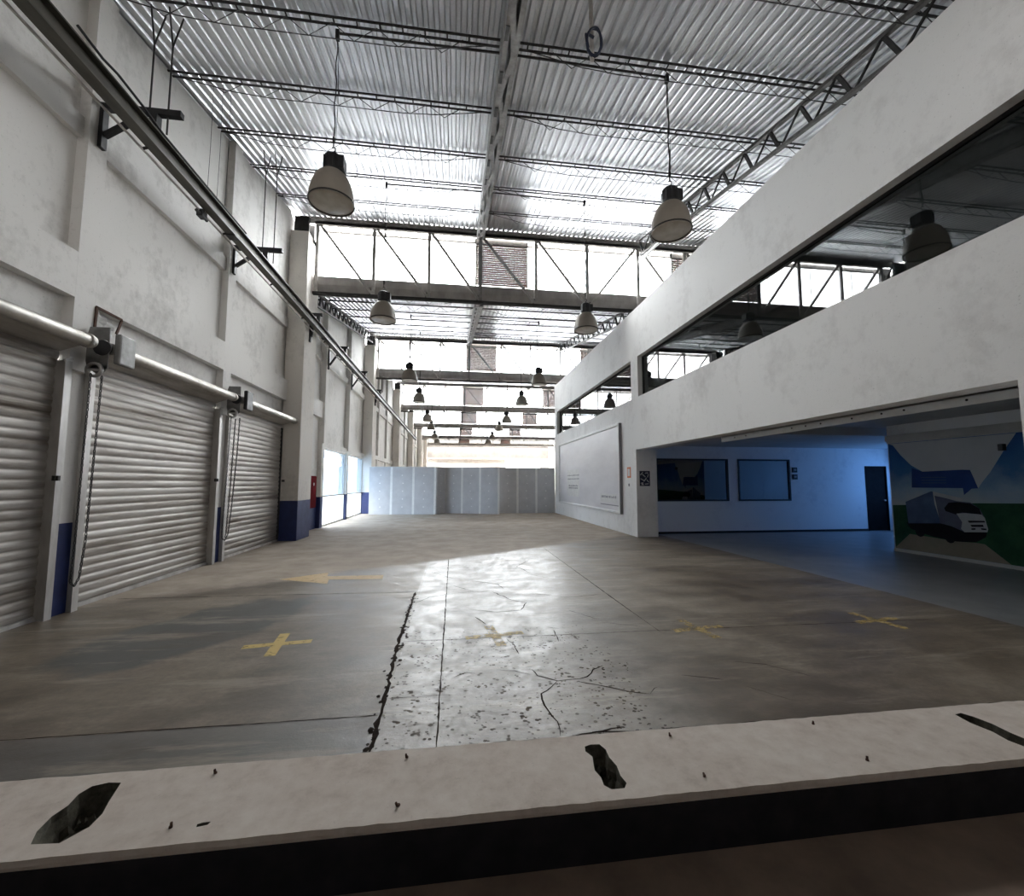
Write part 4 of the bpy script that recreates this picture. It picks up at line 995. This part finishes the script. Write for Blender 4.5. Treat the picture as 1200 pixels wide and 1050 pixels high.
for a, b_, c, d in ((9.9, 12.6, 1.0, 1.05), (9.9, 12.6, 2.25, 2.3), (9.9, 9.95, 1.05, 2.25), (12.55, 12.6, 1.05, 2.25)): f.box(14.97, 15.03, a, b_, c, d)
f.build('window_frame', 'black', r); MB().box(14.99, 15.0, 9.95, 12.55, 1.05, 2.25).build('glass_pane', bluepane(1.7), r)
o = MB(); o.box(XL - .3, XE, YB - .2, YB, -.3, 5.0); struct(o.build('wall_back', 'plaster'), 'wall behind the viewer', 'wall')
o = MB(); o.box(XL - .3, XE, YB - .2, .9, 4.75, 4.95); struct(o.build('light_block_slab', 'ceilwhite'), 'unseen slab added over the lower floor to keep it dark', 'ceiling')  # unseen slab, added to shut off light behind the camera
o = MB(); o.box(XL - .3, XE, .75, .9, 4.95, 5.9); o.box(XL - .3, XE, .75, .9, 6.9, 7.4); o.box(XR, XE, .75, .9, 5.9, 6.9); struct(o.build('light_block_header', 'plaster'), 'unseen header wall added over the step to shut off light', 'wall')  # unseen, added with the slab to block light from behind
r = thing('window_12', 'unseen fill light strip added in the header over the step', 'window', (0, .82, 5.9)); r['kind'] = 'structure'  # unseen glazing, added to light the lamps and gutters from the front
f = MB()
for i in range(7): x = XL + (XR - XL) * i / 6; f.box(x - .03, x + .03, .79, .86, 5.9, 6.9)
f.build('window_frame', 'steel', r); MB().box(XL, XR, .82, .826, 5.9, 6.9).build('glass_pane', 'fillglass', r)

# ------------------------------------------------------------------ light: overcast daylight through the glazing
W = bpy.data.worlds.new('overcast_sky'); SC.world = W; W.use_nodes = True
nt = W.node_tree; nt.nodes.clear()
wo = nt.nodes.new('ShaderNodeOutputWorld'); bg = nt.nodes.new('ShaderNodeBackground')
tc = nt.nodes.new('ShaderNodeTexCoord'); sp_ = nt.nodes.new('ShaderNodeSeparateXYZ'); rp = nt.nodes.new('ShaderNodeValToRGB')
rp.color_ramp.elements[0].position = .0; rp.color_ramp.elements[0].color = (.97, .98, 1, 1)
rp.color_ramp.elements[1].position = 1; rp.color_ramp.elements[1].color = (1., .975, .94, 1)
nt.links.new(tc.outputs['Generated'], sp_.inputs[0]); nt.links.new(sp_.outputs[2], rp.inputs[0]); nt.links.new(rp.outputs[0], bg.inputs[0]); nt.links.new(bg.outputs[0], wo.inputs[0])
bg.inputs[1].default_value = 10.0
def portal(name, loc, rot, sx, sy):
    l_ = bpy.data.lights.new(name, 'AREA'); l_.shape = 'RECTANGLE'; l_.size = sx; l_.size_y = sy; l_.cycles.is_portal = True
    o = bpy.data.objects.new(name, l_); COL.objects.link(o); o.location = loc; o.rotation_euler = rot
for g in GL[:4]: portal('sky_portal', ((XL + XE) / 2, g + .12, 8.6), (-pi / 2, 0, 0), XE - XL, 1.5)
portal('sky_portal', ((XL + XR) / 2, .78, 6.4), (pi / 2, 0, 0), XR - XL, 1.0)
portal('sky_portal', (XL - .15, 19.7, 1.45), (0, -pi / 2, 0), 2.9, 7.0)

# ------------------------------------------------------------------ camera
cam = bpy.data.cameras.new('camera'); co = bpy.data.objects.new('camera', cam); COL.objects.link(co)
F = 502.16; cam.sensor_width = 36; cam.sensor_fit = 'HORIZONTAL'; cam.lens = 36 * F / 1200; cam.clip_start = .05; cam.clip_end = 300
yaw, pitch, roll = .13317, .081186, .00093
f = Vector((sin(yaw) * cos(pitch), cos(yaw) * cos(pitch), sin(pitch))); r0 = Vector((cos(yaw), -sin(yaw), 0)); u0 = r0.cross(f)
rr = r0 * cos(roll) + u0 * sin(roll); uu = u0 * cos(roll) - r0 * sin(roll)
co.matrix_world = Matrix(((rr.x, uu.x, -f.x, 0), (rr.y, uu.y, -f.y, 0), (rr.z, uu.z, -f.z, 1.6), (0, 0, 0, 1)))
SC.camera = co

vs = SC.view_settings; vs.view_transform = 'Standard'; vs.look = 'None'; vs.gamma = 1; vs.use_curve_mapping = False; vs.exposure = 1.45
SC.cycles.use_denoising = True; SC.cycles.denoiser = 'OPENIMAGEDENOISE'
SC.cycles.max_bounces = 10; SC.cycles.diffuse_bounces = 6; SC.cycles.glossy_bounces = 5; SC.cycles.transparent_max_bounces = 16; SC.cycles.sample_clamp_indirect = 12
SC.cycles.caustics_reflective = False; SC.cycles.caustics_refractive = False
